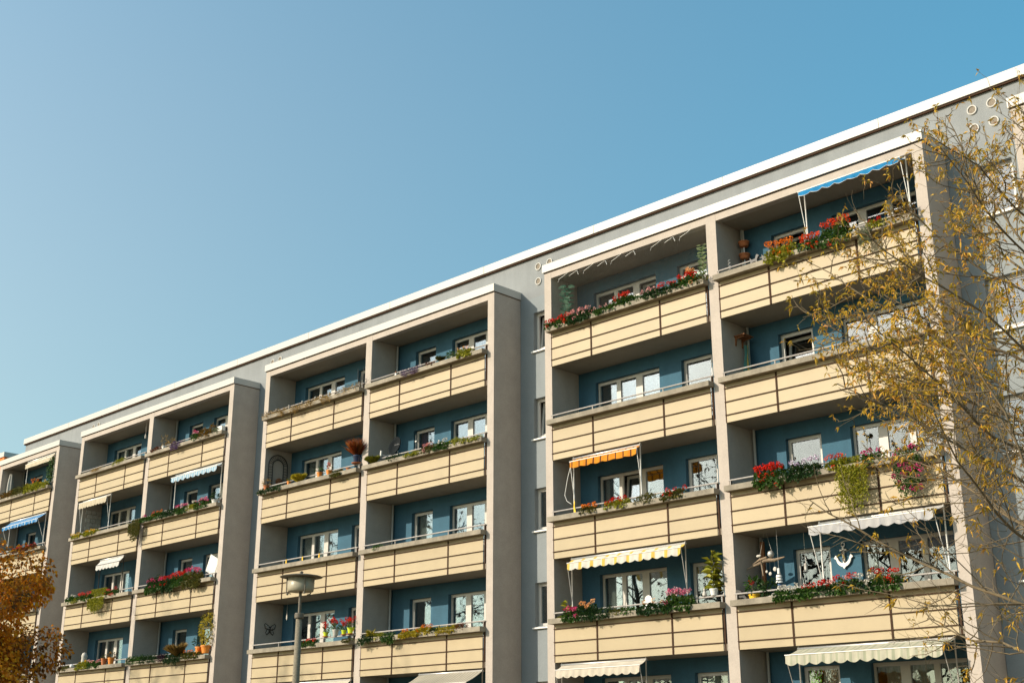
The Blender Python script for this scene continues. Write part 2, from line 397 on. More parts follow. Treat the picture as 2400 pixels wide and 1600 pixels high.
def balcony(t, b, l, full):
    x = bay(t, b); z = LZ(l)
    o = link(slab_me, 'balcony', BUILD, (x, 0, z)); BAL[t, b, l] = o
    if full:
        for k, me in panel_me.items(): link(me, 'panel', o)
    else: link(panel_all, 'panels', o, kind='stuff')
    for me in rail_me: link(me, 'joint_rail', o)
    for u in (1.566, 4.061): link(post_me, 'post', o, (u,0,0))
    for u in (.022, 5.636): link(end_me, 'end_post', o, (u,0,0))
    le = link(ledge_me, 'ledge_trough', o); link(soil_me, 'soil_bed', o)
    link(hand_me, 'handrail', o)
WA = (.66, 3.03); DA = (3.80, 4.84); DB = (.95, 1.98); WB = (2.79, 5.12)
CURT = {(1,'A',2,'w'): [(0,'curtain',0,.75)], (1,'A',3,'w'): [(0,'curtain',0,.2)], (1,'A',4,'w'): [], (2,'B',3,'d'): [(0,'curtain',0,1)], (2,'B',2,'w'): [(0,'curtain',0,.15)],
        (2,'A',3,'w'): [(0,'curtain',0,1),(1,'curtain',0,1)], (3,'A',5,'w'): [(0,'curtain',0,1),(1,'curtain',.2,1),(2,'purple_cloth',0,1)], (1,'A',1,'d'): [(0,'curtain',0,1)],
        (3,'A',3,'w'): [(1,'curtain',0,.8)], (3,'A',2,'w'): [(1,'curtain',.1,1)], (2,'A',4,'w'): [(0,'curtain',.1,1),(1,'curtain',0,.9)], (3,'A',4,'w'): [(1,'curtain',.3,1)],
        (1,'B',2,'w'): [(0,'curtain',.0,.35)], (1,'B',1,'w'): [(0,'curtain',.3,1),(1,'curtain',0,1)], (2,'B',4,'d'): [(0,'purple_cloth',.0,.3)], (3,'B',3,'d'): [(0,'curtain',0,.6)],
        (1,'B',1,'d'): [(0,'curtain',.4,1)], (3,'B',3,'w'): [(0,'purple_cloth',.0,.6)]}
def loggia(t, b, l):
    x = bay(t, b); z = LZ(l); zt = z + 2.415
    zb = z + .22
    if b == 'A':
        wx, dx = (x+WA[0], x+WA[1]), (x+DA[0], x+DA[1])
    else:
        wx, dx = (x+WB[0], x+WB[1]), (x+DB[0], x+DB[1])
    zw = z + 1.0
    # window and balcony door share one opening; the part below the window sill is wall
    fx = [.06, .70, .85, 1.42, 1.66, 2.27]    # sash edges from the left, type A
    W_ = wx[1]-wx[0]
    if b == 'A': panes = [(wx[0]+fx[0], wx[0]+fx[1]), (wx[0]+fx[2], wx[0]+fx[3]), (wx[0]+fx[4], wx[0]+fx[5])]
    else: panes = [(wx[1]-fx[5], wx[1]-fx[4]), (wx[1]-fx[3], wx[1]-fx[2]), (wx[1]-fx[1], wx[1]-fx[0])]
    ops = [(wx[0], wx[1], zw, zt), (dx[0], dx[1], zb, zt)]
    wall_open(MB(), x-.02, x+BW+.02, z, z+H, YB, .16, ops).build('loggia_wall', 'blue', BUILD)
    rg = random.Random(t*100 + l*10 + ord(b))
    tilt = ()
    if (t,b,l) == (1,'A',3): tilt = (1,)
    if (t,b,l) == (1,'A',5): tilt = (2,)
    window(wx[0], wx[1], zw, zt, panes, curtains=CURT.get((t,b,l,'w'), ()), tilt=tilt)
    window(dx[0], dx[1], zb, zt, [(dx[0]+.09, dx[1]-.12)], curtains=CURT.get((t,b,l,'d'), ()), tilt=(0,) if (t,b,l) in ((1,'B',4),(1,'B',5)) else ())
    if b == 'B': link(pipe_me, 'downpipe', BUILD, (x, 0, z))
for t in (0, 1, 2, 3, 4):
    o = TOW[t]; bays = 'B' if t == 4 else 'AB'
    x0 = o + (5.66 if t == 4 else -.30); x1 = o + 11.95
    if t != 4: pillar(o-.30, o-.03)
    pillar(o+5.66, o+5.98); pillar(o+11.67, o+11.95)
    for b in bays:
        for l in (1, 2, 3, 4, 5):
            balcony(t, b, l, t in (1,2,3) and l >= 2)
            loggia(t, b, l)
        x = bay(t, b)
        # roof beam over the bay: front lintel and soffit
        mb = MB(); mb.box(x+.002, x+BW-.002, .034, .26, 15.295, 15.497); mb.build('lintel', 'plaster', BUILD)
        MB().box(x, x+BW, .26, YB+.01, 15.33, 15.497).build('soffit', 'ceiling', BUILD)
    mb = MB(); mb.box(x0-.04, x1+.04, -.03, YB-.002, 15.52, 15.765); co = mb.build('tower_coping', 'white_metal', BUILD)
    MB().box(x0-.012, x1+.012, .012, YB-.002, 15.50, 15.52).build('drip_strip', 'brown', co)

# ------------------------------------------------------------------ neighbouring block, ground, path
NB = thing('neighbouring_building', 'orange apartment block with white roof edge beyond the far end', 'building', (-41.4, 1.80, 0))
M['orange'] = plain('orange_render', (.62, .165, .032), .9, .06, 2, .005, 70)
MB().box(-26, 0, 0, 12, 0, 16.93).build('wall', 'orange', NB)
MB().box(-26.05, .05, -.06, 12.05, 16.93, 17.19).build('coping', 'white_metal', NB)
for l in range(5):
    for i in range(5):
        q = MB(); frame_with_panes(q, -3.6-i*4.2, -2.0-i*4.2, 1.6+2.8*l, 2.9+2.8*l, -.03, .03, [(-3.5-i*4.2, -2.85-i*4.2, 1.7+2.8*l, 2.8+2.8*l), (-2.75-i*4.2, -2.1-i*4.2, 1.7+2.8*l, 2.8+2.8*l)])
        wo = q.build('window', 'frame', NB); MB().box(-3.55-i*4.2, -2.05-i*4.2, -.012, -.004, 1.65+2.8*l, 2.85+2.8*l).build('pane', 'glass', wo)
M['grass'] = plain('leaf_strewn_lawn', (.17, .115, .045), .95, .35, 1.2, .02, 30)  # unseen lawn, given a warm tone to bounce fill light onto the facade
M['asphalt'] = plain('asphalt', (.075, .073, .070), .9, .2, 3, .006, 120)
M['paving'] = plain('paving', (.40, .32, .23), .9, .15, 2, .006, 60)  # out of view; pale sandy tone chosen to reflect warm sunlight into the shade
MB().add([(-400,-400,0),(400,-400,0),(400,400,0),(-400,400,0)], [(0,1,2,3)]).build('ground', 'grass', kind='structure')
MB().add([(-200,-22.5,.008),(200,-22.5,.008),(200,-16.8,.008),(-200,-16.8,.008)], [(0,1,2,3)]).build('road', 'asphalt', kind='structure')
MB().box(-200, 200, -16.8, -16.65, 0, .12).build('kerb', 'paving', kind='structure')
MB().box(-200, 200, -16.65, -13.6, 0, .11).build('pavement', 'paving', kind='structure')
# ------------------------------------------------------------------ plants on the ledges
LEAF = {
 'green':   [(.020,.055,.009),(.045,.105,.016),(.085,.155,.028)],
 'dkgreen': [(.012,.034,.010),(.025,.060,.016),(.045,.085,.022)],
 'olive':   [(.055,.062,.012),(.105,.105,.020),(.16,.13,.026)],
 'yelgreen':[(.12,.14,.010),(.27,.27,.022),(.40,.36,.035)],
 'yellow':  [(.20,.16,.010),(.38,.30,.018),(.50,.38,.030)],
 'gold':    [(.40,.32,.015),(.62,.50,.03),(.75,.60,.05)],
 'dry':     [(.17,.10,.025),(.34,.21,.055),(.48,.31,.095)],
 'silver':  [(.13,.15,.085),(.22,.24,.14),(.30,.30,.18)],
 'autumn':  [(.045,.050,.010),(.16,.085,.012),(.27,.14,.018)],
 'redleaf': [(.06,.012,.010),(.16,.040,.014),(.13,.070,.016)],
 'purple':  [(.022,.008,.012),(.05,.014,.026),(.07,.030,.035)],
 'heather': [(.06,.035,.075),(.12,.07,.15),(.19,.12,.23)],
 'violet':  [(.030,.050,.018),(.10,.045,.16),(.19,.09,.27)],
 'redgrass': [(.20,.03,.010),(.40,.09,.018),(.36,.17,.04)],
 'foil':    [(.035,.16,.11),(.10,.28,.20),(.28,.46,.34)],
 'pale':    [(.20,.32,.12),(.35,.47,.22),(.50,.58,.34)]}
PET = {
 'red': [(.52,.010,.005),(.70,.030,.008)], 'scarlet': [(.60,.035,.006),(.75,.085,.010)], 'orange': [(.70,.15,.008),(.78,.24,.014)],
 'pink': [(.60,.020,.13),(.70,.09,.22)], 'blush': [(.66,.24,.24),(.74,.48,.42)], 'pinkwhite': [(.62,.03,.15),(.68,.14,.26),(.76,.60,.58)],
 'peach': [(.74,.28,.06),(.76,.50,.28)], 'lilac': [(.56,.42,.58),(.72,.66,.74)], 'white': [(.66,.62,.54),(.78,.74,.66)],
 'magenta': [(.52,.012,.14),(.64,.05,.22)], 'yellow': [(.68,.40,.008),(.76,.50,.02)], 'salmon': [(.66,.05,.035),(.72,.14,.10)],
 'redwhite': [(.58,.012,.010),(.62,.02,.012),(.76,.72,.66)]}
for k, c in LEAF.items(): M['leaf_'+k] = leafmat('leaf_'+k, c, .3)
for k, c in PET.items(): M['petal_'+k] = leafmat('petal_'+k, c, .25, .6)
M['stem'] = plain('stem', (.10, .085, .035), .8, .2, 20)
ROWN = {5: 'top', 4: 'second-row', 3: 'third-row', 2: 'fourth-row', 1: 'lowest'}
TOWN = {1: 'nearest', 2: 'second', 3: 'third', 4: 'farthest'}
def where(t, b, l):
    return "%s tower's %s %sbalcony" % (TOWN[t], ROWN[l], '' if t == 4 else {'A': 'left ', 'B': 'right '}[b])
def key(k): return int(k[1]), k[2], int(k[3])
def foliage(rng, w, up, dn, kind):
    """leaf base points and directions for a clump of width w, centred on x = 0, ledge top z = 0"""
    yr = .10
    if kind in ('ger', 'bush', 'heather', 'dry'):
        dens = {'ger': 1500, 'bush': 1500, 'heather': 2000, 'dry': 900}[kind]
        nl = max(2, int(w/.11)); C = []; D = []
        for i in range(nl):
            cx = -w/2 + w*(i+.5)/nl + rng.normal()*.02; top = up*(rng.uniform(.45, .9) if kind == 'ger' else rng.uniform(.6, 1.1)) + .015; bot = -dn*rng.uniform(.2, 1.0) - .01
            rz = (top-bot)/2; cz = (top+bot)/2; rx = max(.055, w/nl*.85); n = int(dens*max(.10, w/nl)*max(.22, top-bot)*4.2/2.0)
            v = norm(rng.normal(size=(n, 3))); r = rng.uniform(.25, 1, (n, 1))**.6
            p = v*r*np.array([rx, yr*(1.0 + .25*rng.random()), rz]) + np.array([cx, -.125 - .02*rng.random(), cz])
            p[:, 1] = np.where(p[:, 2] < -.01, np.minimum(p[:, 1], -.222 + rng.random(n)*-.05), p[:, 1])
            C.append(p); D.append(v + np.array([0, -.35, .25]) + rng.normal(size=(n, 3))*.5)
        C = np.concatenate(C); D = np.concatenate(D)
        sz, asp = {'ger': (.062, .95), 'bush': (.055, .62), 'heather': (.038, .5), 'dry': (.08, .17)}[kind]
        if kind == 'dry': D[:, 2] += rng.normal(size=len(D))*.6
        return C, D, sz, asp
    if kind == 'grass':
        n = int(420*max(w, .2)*4); a = rng.uniform(0, 2*np.pi, n); r = rng.uniform(.0, .5, n)*w*.35
        C = np.stack([np.cos(a)*r, -.12 + .05*np.sin(a), np.full(n, .03)], 1)
        D = np.stack([np.cos(a)*min(w, .42)*1.6, -.25 + .45*np.sin(a), rng.uniform(.6, 1.3, n)], 1)
        return C, D, max(up, .14)*1.5, .075
    if kind == 'spiky':
        n = 70; a = rng.uniform(0, 2*np.pi, n); e = rng.uniform(.15, 1.4, n)
        C = np.tile([0, -.1, .05], (n, 1)) + rng.normal(size=(n, 3))*.01
        return C, np.stack([np.cos(a)*np.cos(e), np.sin(a)*np.cos(e), np.sin(e)], 1), up*.85, .10
    if kind == 'trail':
        C = []; D = []
        ns = max(10, int(w*75))
        for i in range(ns):
            x = rng.uniform(-w/2, w/2); L = dn*rng.uniform(.62, 1.08)*(1 - .3*abs(2*x/w)**2); n = int(30*(L+up)/.55*.95) + 4
            s = np.sort(rng.uniform(-up, L, n)); sway = rng.normal()*.05
            p = np.stack([x + sway*np.maximum(s, 0) + rng.normal(size=n)*.018, np.where(s < .02, -.12 - .03*rng.random(n), -.245 - .035*rng.random(n)), -s], 1)
            C.append(p); D.append(rng.normal(size=(n, 3)) + np.array([0, -.8, -.5]))
        return np.concatenate(C), np.concatenate(D), .048, .75
def blossoms(rng, C, n, kind, w, up, dn):
    """flower heads: small balls of petals standing proud of the foliage"""
    if kind == 'trail': c = C[rng.choice(len(C), n)] + np.array([0, -.03, 0])
    else:
        xs = (np.arange(n) + rng.random(n))/n*w*.94 - w*.47
        lo = -dn*.7 if n > 18 else 0.0
        c = np.stack([xs, -.13 - .10*rng.random(n), np.where(rng.random(n) < .7, up*rng.uniform(.7, 1.04, n) + .02, rng.uniform(lo, up, n))], 1)
        c[:, 1] = np.where(c[:, 2] < .03, -.25, c[:, 1])
    V = []; m = 26
    cc = np.repeat(c, m, 0); v = norm(rng.normal(size=(len(cc), 3))); R_ = np.repeat(rng.uniform(.030, .056, n), m)[:, None]
    return cc + v*R_*.75, v + rng.normal(size=v.shape)*.35, c
PLANTS = [
('T1A5','ger',-0.04,0.40,.20,.06,'green','red|10','deep red geranium at the left end'),
('T1A5','ger',0.44,0.92,.24,.10,'green','red|12','bright red geranium second from left'),
('T1A5','ger',0.86,1.79,.26,.14,'dkgreen','blush|14','pale pink geranium overhanging the ledge'),
('T1A5','ger',1.84,2.57,.14,.06,'green','blush|4','leafy geranium with two pale pink heads'),
('T1A5','ger',2.56,3.21,.30,.06,'green','red|8','red geranium at mid ledge'),
('T1A5','bush',3.22,3.53,.15,.04,'green','-','small flowerless green tuft'),
('T1A5','ger',3.60,4.14,.20,.08,'dkgreen','blush|4','low green geranium with few blush heads'),
('T1A5','ger',4.15,4.84,.22,.10,'dkgreen','red|8','red geranium right of mid ledge'),
('T1A5','ger',4.81,5.50,.28,.08,'green','red|12','red geranium below the green tray'),
('T1A5','ger',5.14,5.39,.42,.00,'green','peach|6','peach and orange roses behind red geraniums'),
('T1A5','bush',5.47,5.72,.14,.06,'olive','-','brownish green tuft at the right end'),
('T1A3','ger',1.22,1.81,.16,.05,'olive','orange|8','olive plant with orange blooms'),
('T1A3','ger',2.14,2.90,.18,.06,'yelgreen','red|9','red and green flower clump'),
('T1A3','bush',3.09,3.79,.18,.08,'olive','-','flowerless olive clump beside the awning pole'),
('T1A3','ger',4.03,4.76,.18,.10,'olive','red|6','olive clump with red blooms at its right'),
('T1A2','ger',0.52,1.08,.26,.14,'green','pink|11','hot pink geranium under the left awning pole'),
('T1A2','ger',1.09,1.64,.36,.08,'dkgreen','peach|9','peach and white geranium'),
('T1A2','bush',1.22,2.20,.20,.22,'dkgreen','-','dense dark green bush spilling over the ledge'),
('T1A2','bush',2.23,2.61,.08,.04,'olive','-','thin low seedling patch'),
('T1A2','bush',2.65,2.98,.12,.05,'green','-','small rounded green shrub'),
('T1A2','ger',3.16,4.22,.20,.16,'dkgreen','peach|4','long dark green geranium with few orange heads'),
('T1A2','ger',3.98,4.83,.42,.14,'green','pinkwhite|18','tall pink and white geranium'),
('T1B5','ger',1.66,2.44,.38,.24,'yelgreen','orange|20','orange geranium bush farthest left'),
('T1B5','ger',2.64,3.21,.26,.14,'green','scarlet|20','scarlet geranium at the awning pole foot'),
('T1B5','ger',3.27,4.04,.46,.26,'green','scarlet|22','largest scarlet geranium bush'),
('T1B5','trail',4.28,4.58,.06,.55,'silver','-','silvery trailing plant hanging down'),
('T1B5','ger',4.52,4.90,.16,.04,'yelgreen','red|4','sparse plant with few red blooms'),
('T1B5','bush',5.14,5.65,.38,.06,'autumn','-','ochre bush at the right end'),
('T1B3','ger',0.90,1.67,.32,.30,'green','red|42','dense red geranium ball'),
('T1B3','ger',1.81,2.74,.30,.20,'dkgreen','lilac|10','dark green plant with lilac white heads'),
('T1B3','ger',2.86,3.38,.26,.06,'yelgreen','scarlet|7','light green plant with scarlet specks'),
('T1B3','trail',3.12,3.91,.20,1.15,'yelgreen','-','long yellow green curtain of hanging vine'),
('T1B3','ger',3.80,4.26,.22,.06,'green','magenta|4','small bush with magenta specks'),
('T1B3','trail',4.57,5.24,.20,.95,'green','magenta|26','hanging petunia with magenta flowers'),
('T1B2','ger',1.23,1.99,.18,.18,'green','white|11','white geranium at the left of the row'),
('T1B2','ger',1.93,2.40,.18,.14,'green','red|3','geranium with one big red head'),
('T1B2','ger',2.36,2.85,.22,.12,'dkgreen','redwhite|8',"red and white geranium below the anchor's left"),
('T1B2','ger',2.80,3.39,.30,.12,'green','redwhite|12','tall red and white geranium below the anchor'),
('T1B2','ger',3.34,3.91,.26,.14,'dkgreen','white|8','white speckled geranium right of the anchor'),
('T1B2','ger',3.79,4.46,.34,.12,'green','red|11','red geranium at the right of the row'),
('T2A5','dry',0.03,0.92,.16,.05,'dry','-','withered straw plant farthest left'),
('T2A5','dry',0.92,1.57,.12,.20,'dry','-','withered brown plant drooping, second from left'),
('T2A5','dry',1.78,2.45,.12,.24,'dry','-','withered brown plant drooping, third from left'),
('T2A5','dry',2.53,3.15,.12,.20,'dry','-','withered brown plant drooping, fourth from left'),
('T2A5','dry',3.15,3.74,.16,.08,'dry','-','withered straw plant below the window'),
('T2A5','dry',3.70,4.13,.14,.24,'dry','-','withered brown plant drooping, sixth from left'),
('T2A5','dry',4.47,5.64,.18,.05,'dry','-','withered straw plant farthest right'),
('T2A4','bush',0.09,0.85,.06,.14,'dkgreen','-','dark ivy below the terracotta pot'),
('T2A4','bush',0.91,1.37,.08,.16,'dkgreen','-','dark ivy below the trellis arch'),
('T2A4','grass',1.96,2.94,.22,.14,'gold','-','bright yellow grass tuft'),
('T2A4','trail',4.34,4.94,.10,.16,'olive','-','straggly ivy right of the orange pots'),
('T2A2','ger',3.18,3.90,.14,.04,'green','red|7','low red geranium right of the lamp'),
('T2A2','bush',5.39,5.74,.06,.10,'olive','-','small olive tuft below the lime pots'),
('T2B5','heather',1.80,2.27,.16,.18,'heather','-','left one of two purple heathers'),
('T2B5','heather',2.27,2.75,.16,.18,'heather','-','right one of two purple heathers'),
('T2B5','bush',3.08,3.37,.10,.02,'redleaf','-','tiny reddish sprout'),
('T2B5','grass',3.53,3.94,.14,.02,'olive','-','thin spider plant'),
('T2B5','bush',4.10,4.38,.26,.00,'green','-','upright green sprig beside the window'),
('T2B5','ger',4.54,5.20,.24,.10,'yelgreen','peach|3','loose green plant with pale blooms'),
('T2B4','grass',0.12,0.87,.20,.08,'yelgreen','-','bushy grass tuft at the left end'),
('T2B4','bush',1.23,1.81,.12,.03,'dkgreen','-','dark green cushion plant below the dish'),
('T2B4','bush',2.10,2.89,.05,.04,'yelgreen','-','thin creeping vine'),
('T2B4','ger',2.97,3.49,.20,.06,'olive','blush|8','grey green plant with pinkish blooms'),
('T2B4','ger',3.57,4.22,.20,.10,'green','white|4','green plant with white blooms'),
('T2B4','bush',4.22,4.80,.20,.05,'yelgreen','-','light green shrub below the window'),
('T2B4','bush',4.82,5.61,.07,.05,'yelgreen','-','low yellowish vine in an orange trough'),
('T2B3','bush',0.77,1.01,.09,.03,'green','-','single tiny green tuft'),
('T2B2','spiky',0.40,0.92,.36,.00,'yellow','-','yellow spiky agave'),
('T2B2','bush',0.22,0.86,.10,.24,'dkgreen','-','dark green ball plant farthest left'),
('T2B2','bush',1.28,1.89,.10,.28,'green','-','green ball plant overhanging the ledge'),
('T2B2','bush',0.94,1.32,.10,.04,'yelgreen','-','little light green tuft between two balls'),
('T2B2','ger',2.15,3.00,.10,.12,'yellow','orange|3','yellow trailing plant with orange specks'),
('T2B2','ger',2.98,3.58,.18,.06,'yellow','orange|5','yellow and orange mounded plant'),
('T2B2','bush',3.54,3.92,.12,.02,'dkgreen','-','dark bluish green tuft'),
('T2B2','bush',3.84,4.68,.12,.12,'yellow','-','yellow leaved plant at the right'),
('T2B2','bush',4.66,5.03,.14,.02,'redleaf','-','dark red leaved tuft'),
('T3A5','bush',3.31,4.18,.16,.04,'yelgreen','-','yellow green cushion plant'),
('T3A5','dry',1.43,2.27,.06,.05,'dry','-','low withered strip'),
('T3A4','ger',0.24,1.05,.12,.04,'yelgreen','yellow|8','yellow flower patch at the left end'),
('T3A4','ger',1.28,2.48,.12,.04,'yelgreen','yellow|9','yellow flower patch by the awning pole'),
('T3A4','trail',5.34,6.22,.14,.75,'olive','-','long withered vine hanging at the right end'),
('T3A3','ger',0.30,1.07,.26,.02,'green','white|6','white blooming plant at the left end'),
('T3A3','bush',0.92,1.52,.12,.10,'yelgreen','-','light green tuft drooping'),
('T3A3','ger',1.30,2.63,.26,.04,'green','salmon|16','salmon red geranium in a row'),
('T3A3','trail',2.49,3.79,.36,.62,'yelgreen','-','big yellow green trailing plant'),
('T3A3','ger',3.79,4.66,.22,.02,'green','salmon|10','salmon red geranium at the right'),
('T3A2','bush',0.27,1.22,.10,.04,'olive','-','dull olive tuft at the left end'),
('T3A2','ger',1.89,2.95,.24,.06,'yelgreen','yellow|3','yellow green plant beside the stone figure'),
('T3A2','ger',2.80,3.87,.22,.05,'green','blush|8','pink speckled plant left of the orange pots'),
('T3B5','bush',0.40,1.00,.16,.02,'redleaf','-','small red leaved plant'),
('T3B5','dry',1.73,2.05,.42,.00,'dry','-','single dry upright twig plant'),
('T3B5','heather',1.99,2.70,.18,.26,'violet','-','violet flowers hanging over the ledge'),
('T3B5','ger',3.52,3.95,.30,.06,'green','pinkwhite|7','slim pink flower'),
('T3B5','bush',4.07,5.05,.40,.10,'autumn','-','dark orange and green bush'),
('T3B5','bush',5.02,5.52,.20,.02,'silver','-','greyish twiggy tuft'),
('T3B4','ger',0.08,1.14,.16,.08,'green','magenta|3','green plant with magenta specks, farthest left'),
('T3B4','ger',1.01,1.67,.24,.06,'green','orange|8','orange flowering plant'),
('T3B4','ger',1.73,2.75,.20,.10,'dkgreen','white|3','dark green plant with white specks'),
('T3B4','ger',2.69,3.62,.22,.18,'green','pinkwhite|14','pink and white geranium at mid ledge'),
('T3B4','ger',3.56,4.23,.24,.04,'yelgreen','white|5','light green plant with white blooms'),
('T3B4','ger',4.17,5.07,.30,.10,'green','pinkwhite|13','pink geranium at the right'),
('T3B3','bush',1.11,1.88,.44,.00,'dkgreen','-','dark twiggy plant with white stick'),
('T3B3','ger',1.04,2.26,.30,.26,'green','pink|14','pink geranium farthest left'),
('T3B3','ger',2.07,3.01,.32,.34,'dkgreen','red|16','red geranium hanging low'),
('T3B3','ger',2.95,3.98,.40,.16,'green','red|26','dense bright red geranium'),
('T3B3','ger',3.83,4.99,.46,.32,'olive','pink|16','olive plant with pink heads at the right'),
('T3B2','bush',0.04,1.15,.24,.06,'green','-','feathery green fern farthest left'),
('T3B2','bush',1.09,2.23,.20,.10,'dkgreen','-','dark juniper tuft'),
('T3B2','bush',2.35,2.87,.20,.08,'purple','-','dark purple leaved plant'),
('T3B2','bush',2.94,4.05,.24,.26,'dkgreen','-','dark green plant drooping over the ledge'),
('T3B2','grass',3.51,3.93,.40,.00,'dry','-','pale feathery grass'),
('T3B2','ger',4.11,5.33,.18,.06,'olive','orange|5','olive and orange low plant'),
('T4B5','bush',0.58,2.03,.34,.02,'autumn','-','brownish green bush farthest left'),
('T4B5','bush',1.94,3.29,.40,.06,'olive','-','rounded grey green bush'),
('T4B5','ger',3.20,4.61,.50,.08,'yelgreen','orange|6','tall yellow green bush with orange specks'),
('T4B5','ger',4.18,5.55,.26,.08,'yelgreen','yellow|5','low bright green plant with yellow specks'),
('T4B4','ger',2.72,5.08,.18,.04,'redleaf','scarlet|10','red and orange flowering strip'),
]
CATS = {'ger': ('geranium', 'flower'), 'bush': ('potted_bush', 'plant'), 'trail': ('trailing_plant', 'plant'), 'dry': ('withered_plant', 'plant'), 'grass': ('grass_tuft', 'plant'), 'heather': ('heather', 'flower'), 'spiky': ('agave', 'plant')}
for i, (k, kind, u0, u1, up, dn, leaf, fl, desc) in enumerate(PLANTS):
    t, b, l = key(k); rng = np.random.default_rng(100 + i); w = u1 - u0
    nm, cat = CATS[kind]
    if kind == 'ger' and 'geranium' not in desc: nm = 'flowering_plant'
    o = thing(nm, desc + ', ' + where(t, b, l), cat, (bay(t, b) + (u0+u1)/2, 0, LZ(l) + 1.13), 'plants on the balcony ledges')
    C, D, sz, asp = foliage(rng, w, up, dn, kind)
    V, F = leaf_arrays(C, D, sz, asp, rng, droop=.22)
    link(numesh('foliage', V, F, 'leaf_'+leaf, np.repeat(rng.random(len(C)), 4)), 'foliage', o, kind='stuff')
    if fl != '-':
        col, n = fl.split('|'); n = int(n)
        P, Dp, heads = blossoms(rng, C, n, kind, w, up, dn)
        V, F = leaf_arrays(P, Dp, .036, 1.0, rng, droop=0)
        m = len(P)//n; base = np.repeat(rng.random(n), m)
        rr = np.clip(base*.8 + rng.random(len(P))*.2, 0, 1)
        link(numesh('blossoms', V, F, 'petal_'+col, np.repeat(rr, 4)), 'blossoms', o, kind='stuff')
        if kind == 'ger':
            mb = MB()
            for h in heads[:40]:
                if h[2] > .04: mb.tube([(h[0], -.12, 0), tuple(h)], .004, 3)
            if mb.v: mb.build('stalks', 'stem', o, kind='stuff')

# ------------------------------------------------------------------ awnings
CREAM = (.60,.53,.40)
AWN = {
 'orange': stripes('orange_striped_cloth', [(0,(.70,.24,.02)),(.22,(.10,.035,.012)),(.40,(.70,.26,.02))], .265),
 'yellow': stripes('yellow_white_cloth', [(0,(.70,.48,.11)),(.25,(.66,.62,.54))], .42),
 'cream': stripes('cream_cloth', [(0,(.62,.55,.45)),(.5,(.60,.53,.43))], .5),
 'blue': stripes('blue_cloth', [(0,(.020,.215,.46)),(.5,(.018,.20,.43))], .6),
 'grey': stripes('pale_grey_cloth', [(0,(.47,.455,.45)),(.6,(.38,.375,.39)),(.7,(.47,.455,.45))], .5),
 'sage': stripes('sage_cream_cloth', [(0,(.52,.49,.38)),(.4,(.42,.42,.31)),(.55,(.52,.49,.38)),(.8,(.38,.39,.28))], .34),
 'thin': stripes('thin_striped_cloth', [(0,(.50,.45,.36)),(.45,(.36,.32,.25))], .13),
 'beige': stripes('beige_cloth', [(0,(.60,.52,.38)),(.5,(.56,.48,.35))], .4),
 'white': stripes('white_cloth', [(0,(.66,.64,.60)),(.5,(.62,.60,.56))], .4),
 'skyblue': stripes('pale_blue_cloth', [(0,(.26,.44,.58)),(.5,(.52,.58,.62))], .16),
 'bluestripe': stripes('blue_white_striped_cloth', [(0,(.02,.20,.48)),(.55,(.45,.55,.62)),(.7,(.02,.20,.48)),(.9,(.45,.55,.62))], .36)}
def awning(k, u0, u1, cloth, proj, drop, val, desc, scal=.28, amp=.035, armlen=1.0, trim=False, side_stripes=False, yp=.07, pole='alu', polebot=.2, cassette=True):
    t, b, l = key(k); w = u1-u0; zc = H - .02 if l < 5 else 2.77 - .02
    o = thing('awning', desc + ', ' + where(t, b, l), 'awning', (bay(t, b)+u0, yp, LZ(l)+.16), 'balcony awnings')
    z1 = zc - .16 - .06; zf = z1 - drop
    n = max(8, int(w/.05)); rg = random.Random(int(u0*100)+l)
    # sloping cloth with a slight sag
    vs = []; rows = 5
    for j in range(rows+1):
        f = j/rows
        for i in range(n+1):
            vs.append((w*i/n, -proj*f, z1 + (zf-z1)*f - .02*math.sin(math.pi*f)*(1 + .3*math.sin(i*.5))))
    MB().add(vs, [(j*(n+1)+i, j*(n+1)+i+1, (j+1)*(n+1)+i+1, (j+1)*(n+1)+i) for j in range(rows) for i in range(n)]).build('cloth', AWN[cloth], o, smooth=True)
    if val:
        ns = max(2, round(w/scal)); m = 10; vs = []; N_ = ns*m
        for i in range(N_+1):
            x = w*i/N_; ph = (i % m)/m; zz = zf - val - amp*(abs(math.sin(math.pi*ph))) ; yy = -proj - .012 + .012*math.sin(i*.8+1)
            vs += [(x, -proj-.002, zf), (x, yy, zf - (zf-zz)*.55), (x, yy - .006, zz)]
        va = MB().add(vs, [q for i in range(N_) for q in ((3*i, 3*i+1, 3*i+4, 3*i+3), (3*i+1, 3*i+2, 3*i+5, 3*i+4))]).build('valance', AWN[cloth], o, smooth=True)
        if trim: MB().tube([vs[3*i+2] for i in range(N_+1)], .006, 4).build('trim', 'white', va)
    MB().tube([(-.02, 0, z1+.005), (w+.02, 0, z1+.005)], .034, 10).build('roller', 'alu', o, smooth=True)
    MB().tube([(-.015, -proj, zf), (w+.015, -proj, zf)], .014, 8).build('front_bar', pole, o)
    for x in (0.0, w):
        MB().tube([(x, 0, 0), (x, 0, zc-.16)], .019, 8).build('pole', pole, o, smooth=True)
        MB().tube([(x, -proj, zf), (x, -.015, max(.3, zf-armlen))], .009, 6).build('arm', pole, o)
    return o
awning('T1A3', .76, 3.16, 'orange', .16, .10, .17, 'short orange awning with brown stripes', .40, .03, .9, pole='white')
awning('T1A2', .64, 4.52, 'yellow', .20, .12, .16, 'yellow and white striped scalloped awning', .30, .05, 1.0)
awning('T1A1', .22, 3.12, 'cream', .26, .14, .17, 'plain cream scalloped awning', .30, .05, 1.2)
awning('T1B5', 2.72, 5.50, 'blue', .30, .06, .10, 'long blue awning with white scalloped trim', .33, .05, 1.25, trim=True, pole='white')
